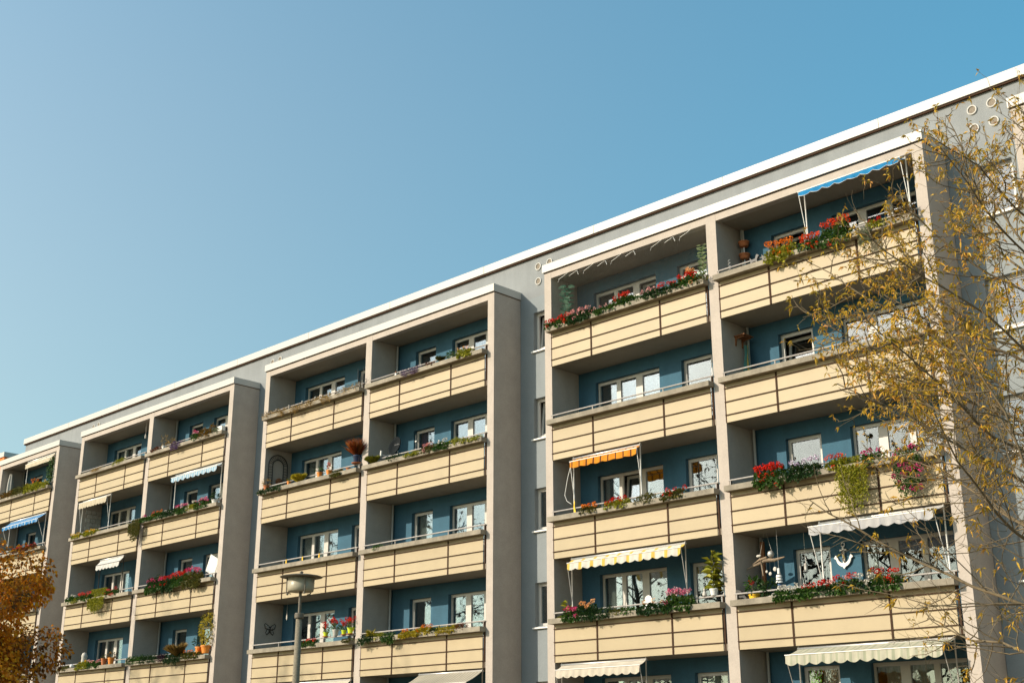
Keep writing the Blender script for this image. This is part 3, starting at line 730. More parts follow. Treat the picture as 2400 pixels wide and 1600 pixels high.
awning('T1B2', 2.42, 5.50, 'grey', .50, .13, .17, 'wide pale grey extended awning', .32, .05, 1.35, pole='white')
awning('T1B1', 1.62, 5.42, 'sage', .58, .17, .18, 'wide sage and cream striped extended awning', .32, .06, 1.4)
awning('T2B1', 2.80, 5.52, 'thin', .65, .34, .42, 'finely striped beige extended awning', 9, .0, 1.2)
awning('T2A1', 1.50, 5.50, 'cream', .55, .42, .20, 'plain off-white extended awning', .30, .05, 1.2)
awning('T3A4', .46, 2.92, 'beige', .20, .10, .22, 'beige scalloped awning on two poles', .25, .045, 1.0, pole='white')
awning('T3A3', 2.60, 4.55, 'white', .20, .24, .16, 'small white zigzag awning', .26, .06, .5, pole='dark')
awning('T3B4', 2.15, 5.46, 'skyblue', .22, .12, .14, 'pale blue and white scalloped awning', .36, .07, .0, pole='white')
awning('T4B5', 2.75, 5.52, 'beige', .12, .14, .20, 'beige flat awning', 9, .0, .0, pole='white')
awning('T4B4', 1.62, 5.30, 'bluestripe', .38, .30, .12, 'bright blue striped awning', .30, .05, .9, pole='white')
# ------------------------------------------------------------------ pots, ornaments and other balcony things
def spot(k, u, y=-.1, z=1.145):
    t, b, l = key(k); return (bay(t, b)+u, y, LZ(l)+z)
def leafpart(parent, rng, C, D, size, asp, leaf, name='foliage', droop=.2, mat=None, loc=(0,0,0)):
    V, F = leaf_arrays(np.asarray(C), np.asarray(D), size, asp, rng, droop)
    return link(numesh(name, V, F, mat or 'leaf_'+leaf, np.repeat(rng.random(len(C)), 4)), name, parent, loc, kind='stuff')
def pot_prof(r, h): return [(0,0),(r*.72,0),(r*.95,h*.82),(r*1.06,h*.82),(r*1.06,h),(r*.93,h),(r*.90,h*.88),(0,h*.88)]
def ballcloud(rng, n, c, r):
    v = norm(rng.normal(size=(n,3))); return np.array(c) + v*np.array(r)*(rng.uniform(.2,1,(n,1))**.5), v + rng.normal(size=(n,3))*.4
def potplant(name, k, u, r, h, potmat, desc, fol=None, flow=None, y=-.1, z=1.145, cat='plant', saucer=False, seed=1):
    t, b, l = key(k); rng = np.random.default_rng(seed + int(u*100))
    o = thing(name, desc + ', ' + where(t, b, l), cat, spot(k, u, y, z), 'flower pots on the balconies')
    MB().lathe(pot_prof(r, h), 18).build('pot', potmat, o, smooth=False)
    if y > .05:
        mb = MB(); mb.box(-r,r,-r,r,-.03,-.004); mb.box(-.03,.03,-.03,.03,.16-z,-.03); mb.build('stand', 'wood', o)
    if saucer: MB().lathe([(0,-.005),(r*1.15,-.005),(r*1.25,.02),(r*1.1,.02),(0,.012)], 18).build('saucer', 'terracotta', o)
    if fol:
        leaf, n, rr, hh, size, asp, kind = fol
        if kind == 'ball': C, D = ballcloud(rng, n, (0,0,h+hh*.45), (rr,rr,hh*.55))
        elif kind == 'grass':
            a = rng.uniform(0,2*np.pi,n); C = np.stack([np.cos(a)*r*.5*rng.random(n), np.sin(a)*r*.5*rng.random(n), np.full(n,h*.9)],1)
            q_ = rng.random(n)*1.5; D = np.stack([np.cos(a)*rr*q_, np.sin(a)*rr*q_, np.full(n,hh)*rng.uniform(.5,1.1,n)],1); size = hh
        elif kind == 'lance':          # arching lance leaves up a cane
            zz = rng.uniform(h*.9, h+hh*.85, n); a = rng.uniform(0,2*np.pi,n); C = np.stack([rng.normal(size=n)*.02, rng.normal(size=n)*.02, zz],1)
            D = np.stack([np.cos(a), np.sin(a), rng.uniform(.2,1.0,n)],1)
            MB().tube([(0,0,h*.8),(.01,.0,h+hh*.5),(0,.01,h+hh*.9)], .012, 6).build('cane', 'stem', o)
        leafpart(o, rng, C, D, size, asp, leaf, droop=.45 if kind == 'lance' else .15)
    if flow:
        col, n, rr, hh = flow
        c = np.stack([rng.uniform(-rr,rr,n), rng.uniform(-rr*.7,rr*.4,n), h+hh*rng.uniform(.6,1.1,n)],1)
        m = 24; cc = np.repeat(c, m, 0); v = norm(rng.normal(size=cc.shape))
        leafpart(o, rng, cc+v*.03, v, .034, 1.0, None, 'blossoms', 0, 'petal_'+col)
        mb = MB()
        for p in c: mb.tube([(0,0,h*.9), tuple(p)], .005, 3)
        mb.build('stalks', 'stem', o, kind='stuff')
    return o
# nearest tower, top left
rng = np.random.default_rng(7)
def bigleaf(name, k, u, y, z, hh, leaf, desc, seed, n=30, size=.15):
    t, b, l = key(k); rg = np.random.default_rng(seed)
    o = thing(name, desc + ', ' + where(t, b, l), 'plant', spot(k, u, y, z))
    MB().lathe(pot_prof(.13, .2), 16).build('pot', 'terracotta', o)
    MB().tube([(0,0,.15),(.01,.01,.5),(0,0,hh+.15)], [.014,.011,.006], 6).build('stem', 'stem', o)
    mb = MB(); mb.box(-.14,.14,-.14,.14,-.03,-.004); mb.box(-.03,.03,-.03,.03,.16-z,-.03); mb.build('stand', 'wood', o)
    mes = []
    for q in range(4):
        V, F = leaf_arrays(np.zeros((1,3)), np.array([[1,0,.25]]), size, .62, np.random.default_rng(q), .15, .12)
        # rounder outline: add shoulder points
        s = size*(.9+.08*q); vs = [(0,0,0),(.22*s,.22*s,.03*s),(.55*s,.33*s,.06*s),(.85*s,.2*s,.03*s),(s,0,-.04*s),(.85*s,-.2*s,.03*s),(.55*s,-.33*s,.06*s),(.22*s,-.22*s,.03*s),(.55*s,0,-.02*s)]
        me = bpy.data.meshes.new('leaf'); me.from_pydata(vs, [], [(0,8,1),(1,8,2),(2,8,3),(3,8,4),(4,8,5),(5,8,6),(6,8,7),(7,8,0)])
        a = me.attributes.new('rnd','FLOAT','POINT'); a.data.foreach_set('value', [q/3]*9); me.materials.append(M['leaf_'+leaf]); mes.append(me)
    for i in range(n):
        f = i/n; zz = .22 + hh*f; az = i*2.4 + rg.normal()*.2; lean = .9 - 1.1*f + rg.normal()*.15
        link(mes[i % 4], 'leaf', o, (.02*math.cos(az), .02*math.sin(az), zz), (0, -lean*.6, az))
    return o
bigleaf('rubber_plant', 'T1A5', .42, .26, 1.02, 1.26, 'foil', 'shiny blue-green large-leaved plant at the left', 3, 60, .22)
bigleaf('rubber_plant', 'T1A5', 5.36, .26, 1.02, 1.12, 'pale', 'pale green large-leaved plant by the right pillar', 5, 64, .13)
o = thing('tray', "pale green tray with a curved white handle, " + where(1,'A',5), 'tray', spot('T1A5', 4.98, .04, 1.30))
M['mint'] = plain('mint_mesh', (.30,.52,.36), .7, .25, 40)
pl = MB().box(-.33,.33,-.01,.01,0,.30).build('board','mint',o); 
for x0,x1,z0,z1 in ((-.35,.35,-.02,.01),(-.35,.35,.29,.32),(-.35,-.32,.01,.29),(.32,.35,.01,.29)): MB().box(x0,x1,-.016,.016,z0,z1).build('rim','white',o)
MB().tube([(-.30+.6*f, 0, .32+.16*math.sin(math.pi*f)**.6) for f in [i/10 for i in range(11)]], .01, 6).build('handle','white',o); o.rotation_euler = (R(-35),0,0)
# bird net over the opening and the string of lamp wires behind it
mb = MB(); nx, nz = 142, 38
for i in range(nx+1):
    x = 5.66*i/nx; mb.tube([(x,0,0),(x,.012,.75),(x,0,1.46)], .0011, 3, False)
for j in range(nz+1):
    z = 1.46*j/nz; mb.tube([(0,.006,z),(5.66,.006,z)], .0011, 3, False)
M['net'] = plain('net_thread', (.16,.14,.12), .9, .1, 20)
nt_ = link(mb.mesh('bird_net','net'), 'bird_net', None, spot('T1A5', .02, .035, 1.31)); nt_['label'] = 'fine mesh bird net stretched across ' + where(1,'A',5); nt_['category'] = 'net'
o = thing('light_string', 'white zigzag light wires under the ceiling, ' + where(1,'A',5), 'lights', spot('T1A5', .3, .015, 2.66))
rg = random.Random(3)
for i, u in enumerate((.0,.45,1.0,1.55,2.05,2.6,3.5,4.0,4.5)):
    q = [(u,0,-.02),(u+.12,0,.02),(u+.30,.0,.03 + .04*(i%2)),(u+.36,.0,-.07)] if i % 2 else [(u,0,-.10),(u+.03,0,-.02),(u+.25,0,.05),(u+.40,0,.11)]
    MB().tube(q, .007, 5).build('wire','white',o)
# third row left: yellow ribbon and crank rod on the awning pole
o = thing('awning_crank', 'bent white crank rod beside the orange awning pole, ' + where(1,'A',3), 'rod', spot('T1A3', .70, .0, 1.25))
MB().tube([(.06,0,1.42),(-.05,-.08,.9),(-.14,-.10,.45),(-.08,-.08,.28),(.06,-.05,.18)], .008, 6).build('rod','white',o)
M['yellowcloth'] = plain('yellow_cloth', (.62,.42,.03), .8, .1, 10)
o = thing('ribbon', 'yellow cloth ribbon tied to the awning pole foot, ' + where(1,'A',3), 'ribbon', spot('T1A3', .84, -.03, 1.15))
MB().add([(0,0,.42),(.05,-.02,.30),(.02,0,.2),(.09,-.03,.02),(.02,-.03,.0),(-.03,0,.18),(.0,-.01,.3)], [(0,1,2,5,6),(2,3,4,5)]).build('strip','yellowcloth',o)
# fourth row left
potplant('cane_plant', 'T1A2', .36, .12, .2, 'terracotta', 'leafy yellow green canna at the left end', ('yelgreen', 46, .2, .75, .30, .22, 'lance'), y=.16, z=.78, seed=4)
potplant('cane_plant', 'T1A2', 5.38, .10, .16, 'white', 'tall lance-leaved plant in a white pot on the rail', ('yelgreen', 80, .2, .95, .36, .20, 'lance'), y=.0, z=1.335, seed=5)
def gnome(k, u, hatcol, desc, h=.22, y=-.1, z=1.145, body='white'):
    t, b, l = key(k); o = thing('garden_figurine', desc + ', ' + where(t,b,l), 'figurine', spot(k,u,y,z))
    s = h/.22
    MB().lathe([(0,0),(.045*s,0),(.052*s,.05*s),(.035*s,.10*s),(.02*s,.115*s)],12).build('body',body,o,smooth=True); MB().blob((0,0,.135*s),.028*s,10).build('head','stone',o,smooth=True)
    MB().lathe([(.034*s,.145*s),(.02*s,.18*s),(.0,.22*s)],12).build('hat',hatcol,o,smooth=True); return o
gnome('T1A2', 5.10, 'stone', 'small pale stone gnome beside the white pot', .24, .0, 1.335, 'stone')
o = thing('name_board', 'white rounded board standing behind the flowers, ' + where(1,'A',2), 'board', spot('T1A2', 3.12, .25, 1.10))
MB().outline([(-.12,0),(.12,0),(.13,.34),(.08,.43),(0,.46),(-.08,.43),(-.13,.34)], 0, .02).build('board','white',o); MB().box(-.02,.02,.0,.02,-.94,.0).build('leg','white',o)
# top right: stacked hanging pots, small figures, spiral
o = thing('stacked_planter', 'two terracotta bowls stacked on a pole in the back corner, ' + where(1,'B',5), 'planter', spot('T1B5', .20, 1.02, .16))
MB().tube([(0,0,0),(0,0,2.58)], .02, 8).build('pole','alu',o)
for z in (1.72, 2.08): MB().lathe([(.03,0),(.11,.02),(.14,.12),(.155,.12),(.155,.16),(.13,.16),(.12,.08),(0,.06)], 18, (0,0,z)).build('bowl','terracotta',o)
def dog(k, u, desc):
    t,b,l = key(k); o = thing('animal_figurine', desc + ', ' + where(t,b,l), 'figurine', spot(k,u,-.05,1.145))
    MB().outline([(-.11,0),(-.07,0),(-.06,.08),(.04,.09),(.05,0),(.09,0),(.085,.12),(.12,.20),(.16,.21),(.13,.24),(.09,.27),(.06,.24),(.03,.16),(-.07,.15),(-.13,.22),(-.12,.12)], -.03, .03).build('body','dark',o); return o
dog('T1B5', 1.20, 'left small black animal figure'); dog('T1B5', 1.56, 'right small black animal figure')
o = thing('spiral_stake', 'thin white spiral plant stake, ' + where(1,'B',5), 'stake', spot('T1B5', .42, -.05, 1.145))
MB().tube([(.03*math.cos(i*.9), .03*math.sin(i*.9), .02+i*.012) for i in range(30)], .005, 4).build('wire','white',o)
# second row right: wall shelf and rolled towel
o = thing('wall_shelf', 'small brown wooden wall shelf with brackets, ' + where(1,'B',4), 'shelf', spot('T1B4', .0, .56, 2.33))
for i in range(5): MB().box(.01, .34, i*.09, i*.09+.075, .10, .125).build('slat','wood',o)
for y in (.06,.36): MB().outline([(0,-.14),(.03,-.14),(.05,.04),(.28,.07),(.28,.10),(0,.10)], y, y+.03).build('bracket','wood',o)
M['towel'] = plain('towel', (.07,.19,.17), .95, .2, 6)
M['towely'] = plain('towel_yellow', (.42,.31,.08), .95, .2, 6)
o = thing('hanging_towel', 'teal and yellow towel hanging in the corner, ' + where(1,'B',4), 'towel', spot('T1B4', .16, .92, 1.30))
for i,(x0,x1,m) in enumerate(((-.12,-.03,'towel'),(-.03,.05,'towely'),(.05,.12,'towel'))):
    vs=[];nn=12
    for j in range(nn+1):
        f=j/nn; wv=.03*math.sin(f*7+i); wd=.55+.45*f if f<.8 else 1
        for x in (x0,(x0+x1)/2,x1): vs.append((x*wd, wv+.04*math.cos(x*30), .95*(1-f)))
    MB().add(vs,[(3*j+q,3*j+q+1,3*j+q+4,3*j+q+3) for j in range(nn) for q in (0,1)]).build('cloth',m,o,smooth=True)
# fourth row right: anchor, driftwood, shells, buoy, lantern, pots, bird
o = thing('anchor', 'white wooden anchor hung on the blue wall, ' + where(1,'B',2), 'ornament', (8.335, 1.16, LZ(2)+1.83))
MB().outline([(-.022,.04),(.022,.04),(.02,.50),(-.02,.50)], -.02, .02).build('shank','white',o)
MB().outline([(-.09,.40),(.09,.40),(.09,.435),(-.09,.435)], -.025, .025).build('stock','white',o)
mb = MB(); mb.tube([(.045*math.cos(a), 0, .545+.045*math.sin(a)) for a in [i*math.pi/6 for i in range(13)]], .012, 6); mb.build('ring','white',o)
arc = [(.20*math.cos(a), .24+.22*math.sin(a)) for a in [math.pi*(1.05+.9*i/14) for i in range(15)]]
inn = [(.155*math.cos(a), .25+.14*math.sin(a)) for a in [math.pi*(1.95-.9*i/14) for i in range(15)]]
MB().outline([(-.255,.24)]+arc[:7]+[(0,-.03)]+arc[8:]+[(.255,.24),(.20,.31)]+inn+[(-.20,.31)], -.022, .022).build('arms','white',o)
MB().tube([(.02,-.03,.42),(-.03,-.035,.36),(.03,-.035,.28),(-.02,-.035,.2),(.03,-.035,.12)], .014, 6).build('rope_wrap','driftwood',o)
o = thing('driftwood_mobile', 'driftwood branch mobile with ball and shells, ' + where(1,'B',2), 'ornament', (6.62, .5, LZ(2)+2.02))
MB().tube([(-.60,-.02,-.07),(-.30,0,.02),(-.05,.0,.10),(.2,.02,.08),(.48,.03,.13)], [.015,.04,.06,.045,.015], 8).build('branch','driftwood',o,smooth=True)
MB().tube([(-.42,-.03,.02),(-.18,-.05,.12),(.02,-.04,.16)], [.01,.03,.03], 7).build('branch','driftwood',o,smooth=True)
MB().tube([(-.15,-.04,.10),(-.12,-.05,-.10),(-.10,-.06,-.28)], [.03,.022,.012], 7).build('twig','driftwood',o,smooth=True)
MB().blob((.13,-.02,.23),.085,14).build('ball','alu',o,smooth=True)
MB().blob((-.22,-.02,.22),(.075,.035,.035),10).build('bird','stone',o,smooth=True)
for x,z,r in ((.22,-.14,.055),(.08,-.24,.045),(-.02,-.18,.035)):
    MB().tube([(x,-.02,.06),(x,-.02,z)], .003, 3).build('thread','rope',o); MB().blob((x,-.02,z),(r,.015,r),10).build('shell','stone',o,smooth=True)
for x,xt in ((-.24,-.05),(.2,.0)): MB().tube([(x,0,.1),(xt,.02,.78)], .003, 3).build('cord','rope',o)
o = thing('wooden_post', 'slim brown wooden post in the back corner, ' + where(1,'B',2), 'post', (6.23, .92, LZ(2)+.16))
MB().box(-.05,.05,-.03,.03,0,2.5).build('post','wood',o)
M['deepblue'] = plain('blue_paint', (.015,.08,.20), .5, .05, 8)
o = thing('buoy_mobile', 'hanging white, black and blue lighthouse buoy, ' + where(1,'B',2), 'ornament', (7.09, .25, LZ(2)+1.30))
for r0,z0,z1,m in ((.035,.42,.55,'white'),(.075,.33,.39,'white'),(.085,.27,.31,'white'),(.09,.20,.25,'white'),(.055,.10,.20,'deepblue'),(.06,.06,.09,'white'),(.045,-.02,.06,'white')):
    MB().lathe([(0,z0),(r0,z0),(r0*.85,z1),(0,z1)],14).build('ring',m,o)
MB().lathe([(.05,.25),(.05,.40)],12).build('core','dark',o); MB().tube([(0,0,.55),(0,0,1.5)],.004,4).build('cord','rope',o)
o = thing('lantern', 'small silver lantern hanging before the window, ' + where(1,'B',2), 'lantern', (7.33, 1.08, LZ(2)+1.83))
MB().lathe([(0,0),(.06,0),(.06,.03),(.045,.03),(.045,.14),(.06,.14),(.03,.20),(0,.21)],12).build('body','alu',o); MB().tube([(0,0,.2),(.02,0,.30),(0,0,.36),(0,0,.96)],.005,5).build('handle','alu',o)
potplant('pepper_plant', 'T1B2', .44, .14, .24, 'yellowpot', 'leafy plant in a bright yellow pot', ('green', 130, .20, .42, .11, .5, 'ball'), ('red', 3, .14, .42), y=.16, z=1.05, seed=9)
potplant('leafy_plant', 'T1B2', .92, .13, .22, 'beigepot' if 'beigepot' in M else 'stone', 'dark bushy plant in a pale pot', ('dkgreen', 240, .26, .40, .09, .55, 'ball'), y=.20, z=.98, seed=10)
o = thing('bird_figure', 'dark bird figure at the left corner, ' + where(1,'B',2), 'figurine', spot('T1B2', .12, .08, 1.22))
MB().outline([(-.12,0),(.06,.0),(.16,-.05),(.18,-.02),(.08,.10),(.0,.17),(-.10,.20),(-.13,.14)], -.05, .05).build('body','dark',o)
# lowest right: green outline butterfly in the window
M['neon'] = plain('green_wire', (.22,.50,.05), .5, .05, 8)
o = thing('wire_butterfly', 'bright green wire butterfly at the window, ' + where(1,'B',1), 'ornament', (7.31, 1.22, 3.34))
for s in (-1,1):
    MB().tube([(s*.01,0,.10),(s*.05,0,.26),(s*.12,0,.34),(s*.16,0,.28),(s*.14,0,.18),(s*.02,0,.12)], .01, 5).build('upper_wing','neon',o)
    MB().tube([(s*.02,0,.11),(s*.11,0,.12),(s*.13,0,.04),(s*.07,0,-.02),(s*.01,0,.07)], .01, 5).build('lower_wing','neon',o)
# second tower
for i, u in enumerate((.02,.64,1.44,2.24,3.02,3.84,4.63,5.5)):
    nth = ('first','second','third','fourth','fifth','sixth','seventh','eighth')[i]
    o = thing('solar_light', "%s small white stake light from the left, " % nth + where(2,'A',5), 'light', spot('T2A5', u, -.06, 1.12), 'solar stake lights')
    MB().tube([(0,0,0),(0,0,.17)], .008, 5).build('stake','alu',o); MB().lathe([(0,.15),(.022,.16),(.026,.21),(.034,.215),(.0,.24)],10).build('head','white',o,smooth=True)
o = thing('tv_antenna', 'bare metal television antenna at the right post, ' + where(2,'A',5), 'antenna', spot('T2A5', 5.62, -.12, 1.10))
MB().tube([(.0,0,0),(.06,0,.42)], .012, 6).build('mast','dark',o)
for z,w_ in ((.10,.24),(.22,.26),(.34,.28)): MB().tube([(-w_*.5,-.10,z+.02),(w_*.9,.10,z-.02)], .008, 5).build('element','dark',o)
for x in (-.06,.20): MB().tube([(x,-.05,.05),(x*1.25,-.05,.72)], .007, 5).build('element','dark',o)
o = thing('trellis_arch', 'dark willow trellis arch on the side wall, ' + where(2,'A',4), 'trellis', (-14.42, .60, LZ(4)+1.40))
def archpts(w, h0, n=14): return [(.02, -w, 0)] + [(.02, -w*math.cos(math.pi*i/n), h0 + w*math.sin(math.pi*i/n)) for i in range(n+1)] + [(.02, w, 0)]
for w_, h0 in ((.42,.80),(.24,.80)): MB().tube(archpts(w_, h0), .018, 6).build('rib','dark',o)
mb = []
for s in (-1,1):
    for i in range(8): MB().tube([(.025, s*.23, .05+i*.10), (.025, s*.43, .03+i*.10)], .009, 4).build('rung','dark',o)
for i in range(1,14):
    a = math.pi*i/14; MB().tube([(.025,-.23*math.cos(a),.8+.23*math.sin(a)),(.025,-.43*math.cos(a),.8+.43*math.sin(a))], .009, 4).build('rung','dark',o)
mb = MB(); rg = random.Random(2)
for i in range(14):
    ax = Vector((rg.uniform(-1,1),rg.uniform(-1,1),rg.uniform(-1,1))).normalized(); a = ax.orthogonal().normalized(); b_ = ax.cross(a)
    mb.tube([tuple(Vector((.12,.0,.22)) + (a*math.cos(t)+b_*math.sin(t))*.12) for t in [j*math.pi/6 for j in range(13)]], .008, 4)
mb.build('wicker_ball','wood',o)
potplant('dried_plant', 'T2A4', .38, .11, .17, 'terracotta', 'terracotta pot with dried brown plant at the left end', ('dry', 90, .16, .26, .07, .3, 'ball'), seed=20)
potplant('small_pot_plant', 'T2A4', 1.76, .075, .13, 'orangepot', 'small orange pot left of the yellow grass', ('yelgreen', 30, .08, .1, .05, .5, 'ball'), seed=21)
potplant('orange_pot_plant', 'T2A4', 3.54, .10, .18, 'orangepot', 'round orange pot with green plant below the window', ('green', 60, .14, .16, .07, .4, 'ball'), seed=22)
potplant('orange_pot_plant', 'T2A4', 4.07, .10, .17, 'orangepot', 'square-shouldered orange pot right of the round one', ('olive', 50, .13, .18, .07, .4, 'ball'), ('salmon',3,.1,.2), seed=23)
potplant('empty_saucer', 'T2A4', 5.16, .10, .07, 'terracotta', 'shallow empty terracotta bowl', cat='pot', seed=24)
potplant('red_grass', 'T2A4', 5.50, .15, .27, 'bluepot', 'dark blue glazed pot with tall reddish grass', ('redgrass', 620, .26, .62, .5, .018, 'grass'), y=-.03, z=1.335, saucer=True, seed=25)
for i, u in enumerate((1.77, 2.71, 3.65)):
    o = thing('clip', '%s yellow clip on the handrail, ' % ('left','middle','right')[i] + where(2,'A',3), 'clip', spot('T2A3', u, -.03, 1.24), 'yellow clips on a handrail')
    MB().outline([(-.03,-.06),(.03,-.06),(.025,.04),(.0,.10),(-.025,.04)], -.01, .01).build('clip','yellowpot',o)
o = thing('wall_butterfly', 'dark butterfly ornament with pale spots on the side wall, ' + where(2,'A',2), 'ornament', (-14.42, .66, 6.02))
for s in (-1,1):
    pts_u = [(0,.0),(s*.06,.12),(s*.20,.20),(s*.24,.16),(s*.20,.03),(s*.05,-.01)]; pts_l = [(0,-.01),(s*.12,-.02),(s*.17,-.12),(s*.13,-.19),(s*.05,-.13)]
    for nm_, pp in (('upper_wing',pts_u),('lower_wing',pts_l)):
        MB().tube([(.02,-y,z) for y,z in pp]+[(.02,-pp[0][0],pp[0][1])], .014, 5).build(nm_,'dark',o)
    for y,z in ((.09,.09),(.16,.13),(.14,.06),(.10,-.06),(.12,-.12),(.05,.04)): MB().blob((.03,-s*y,z),.024,8).build('spot','alu',o,smooth=True)
MB().tube([(.02,0,.1),(.02,0,-.12)], .018, 6).build('body','dark',o)
o = thing('fish_chime', 'small pale fish hanging on a thread, ' + where(2,'A',2), 'ornament', (-13.33, .6, 6.28))
MB().tube([(0,0,.2),(0,0,.62)], .003, 3).build('thread','rope',o); MB().outline([(0,-.02),(.03,.06),(.02,.15),(.0,.2),(-.03,.13),(-.03,.04)], -.01,.01).build('fish','stone',o)
for u, r, m, d, s in ((4.2,.085,'lime','leftmost lime green pot with red geranium',30),(5.16,.085,'lime','small lime green pot between vase and large pot',31),(5.52,.12,'lime','largest lime green pot with red geranium',32)):
    potplant('potted_geranium', 'T2A2', u, r, r*1.75, m, d, ('green', 60, r*1.3, .18, .06, .8, 'ball'), ('red', 7 if r < .1 else 10, r*1.5, .28), y=-.02, z=1.335, cat='flower', saucer=True, seed=s)
potplant('potted_geranium', 'T2A2', 4.72, .11, .20, 'silverpot' if 'silverpot' in M else 'alu', 'round silver vase with red geranium', ('green', 90, .16, .22, .06, .8, 'ball'), ('red', 12, .2, .34), y=-.02, z=1.335, cat='flower', seed=33)
gnome('T2A2', 4.45, 'stone', 'tiny pale figurine left of the silver vase', .10, -.02, 1.335, 'stone'); gnome('T2A2', 5.66, 'terracotta', 'tiny pale figurine at the right end', .14, -.02, 1.335, 'stone')
gnome('T2B5', 1.47, 'wood', 'small garden gnome left of the heathers', .20); gnome('T2B5', 4.22, 'terracotta', 'small pink garden gnome below the window', .20)
M['dish'] = plain('dish_grey', (.012,.015,.017), .8, .08, 8, spec=.08)
o = thing('satellite_dish', 'dark grey satellite dish with white arm, ' + where(2,'B',4), 'dish', (-7.42, .34, LZ(4)+1.02))
d = MB(); n = 22
prof = [(.0,-.085),(.12,-.07),(.24,-.02),(.30,.03),(.312,.03),(.312,.005),(.24,-.045),(.0,-.11)]
d.lathe(prof, n); do = d.build('reflector','dish',o,(0,0,.72),smooth=True); do.rotation_euler = (R(74),0,R(2)); do.scale = (.88,1.05,1)
tc_ = bpy.data.curves.new('lettering','FONT'); tc_.body = 'TechniSat'; tc_.size = .075; tc_.extrude = .001; tc_.align_x = 'CENTER'
to = bpy.data.objects.new('lettering_curve', tc_); COL.objects.link(to)
dg = bpy.context.evaluated_depsgraph_get(); me_t = bpy.data.meshes.new_from_object(to.evaluated_get(dg)); bpy.data.objects.remove(to)
me_t.materials.clear(); me_t.materials.append(plain('dish_print', (.16,.16,.16), .7, .05, 8))
lt = link(me_t, 'lettering', do, (.0, .06, -.055))
MB().tube([(0,.12,0),(0,.12,.75)], .02, 8).build('mast','alu',o)
MB().tube([(0,-.0,.45),(-.20,-.20,.38),(-.32,-.30,.44)], .012, 6).build('arm','alu',o)
MB().tube([(-.34,-.30,.40),(-.30,-.32,.56)], .035, 10).build('receiver','white',o)
o = thing('shell_mobile', 'string of white shells beside the small window, ' + where(2,'B',4), 'ornament', (-7.16, 1.02, LZ(4)+1.35))
MB().tube([(0,0,0),(0,0,.85)], .003, 3).build('thread','rope',o)
for z in (.1,.34,.62): MB().blob((.01,0,z),(.055,.02,.03),8).build('shell','white',o,smooth=True)
# third and farthest towers
o = thing('hanging_bottle', 'small bottle hanging from the ceiling, ' + where(3,'A',5), 'ornament', (-23.87, .3, 14.60))
MB().tube([(0,0,.18),(0,0,.72)], .004, 3).build('cord','rope',o); MB().lathe([(0,0),(.035,0),(.035,.12),(.014,.16),(.014,.20),(0,.2)],12).build('bottle','stone',o)
o = thing('stone_screen', 'pale stone block cladding on the side wall, ' + where(3,'A',4), 'cladding', (-28.82, .44, LZ(4)+1.20))
rg = random.Random(8)
for r_ in range(7):
    for c_ in range(3):
        y0 = c_*.25 + (.1 if r_ % 2 else 0); MB().box(0, .04+rg.uniform(0,.025), max(0,y0+.01), min(.74,y0+.235), r_*.185+.01, r_*.185+.17).build('block','stone',o)
potplant('orange_pot_plant', 'T3A2', 4.04, .12, .26, 'terracotta', 'left terracotta pot with small plant', ('olive', 40, .12, .12, .07, .5, 'ball'), seed=40)
potplant('orange_pot_plant', 'T3A2', 4.62, .13, .26, 'orangepot', 'right orange pot with bushy plant', ('autumn', 90, .2, .22, .08, .5, 'ball'), seed=41)
o = thing('ball_ornament', 'white ball ornament on the ledge, ' + where(3,'A',2), 'ornament', spot('T3A2', 1.32, -.1, 1.145)); MB().blob((0,0,.09),.085,14).build('ball','white',o,smooth=True)
o = thing('stone_figure', 'tall pale stone figure behind the ledge, ' + where(3,'A',2), 'figurine', spot('T3A2', 1.92, .12, 1.0)); MB().lathe([(0,0),(.12,0),(.13,.3),(.11,.55),(.13,.62),(.09,.74),(0,.78)],14).build('body','stone',o,smooth=True)
potplant('dried_plant', 'T3B5', 1.26, .09, .14, 'white', 'white pot with tall dried stems', ('dry', 80, .14, .5, .12, .15, 'ball'), seed=42)
o = thing('storage_box', 'white box at the right end of the ledge, ' + where(3,'B',5), 'box', spot('T3B5', 5.48, -.1, 1.145)); MB().box(-.14,.14,-.08,.08,0,.16).build('box','white',o); MB().box(-.15,.15,-.09,.09,.16,.19).build('lid','white',o)
potplant('white_pot_plant', 'T3B4', 5.42, .14, .13, 'white', 'white trough with dark green plant', ('dkgreen', 130, .18, .26, .08, .6, 'ball'), seed=43)
o = thing('satellite_dish', 'tilted white satellite plate by the pillar, ' + where(3,'B',3), 'dish', (-17.60, .12, LZ(3)+1.35))
q = MB().box(-.24,.24,-.012,.012,-.34,.34).build('plate','white',o,(0,0,.30)); q.rotation_euler = (R(10),R(28),R(15)); MB().tube([(0,.05,-.2),(0,.05,.3)], .02, 8).build('mast','dark',o)
potplant('yellow_shrub', 'T3B2', 5.02, .16, .26, 'orangepot', 'left terracotta pot with dark conifer', ('dkgreen', 200, .24, .42, .09, .3, 'ball'), y=-.04, z=1.2, seed=44)
potplant('yellow_shrub', 'T3B2', 5.48, .20, .28, 'orangepot', 'right terracotta pot with tall yellow shrub', ('yellow', 620, .30, 1.25, .09, .45, 'ball'), y=-.04, z=1.2, seed=45)
o = thing('folded_parasol', 'folded pale parasol in the left corner, ' + where(4,'B',5), 'parasol', (-36.98, .4, LZ(5)+.16))
MB().tube([(0,0,0),(0,0,2.35)], .018, 8).build('pole','alu',o)
mb = MB(); n = 20; vs = []
for j in range(9):
    f = j/8; rr = .03 + .11*math.sin(math.pi*min(1,.12+f*.75))
    for i in range(n): a = 2*math.pi*i/n; q = rr*(1+.22*math.cos(a*5)); vs.append((q*math.cos(a), q*math.sin(a), 2.4-1.35*f))
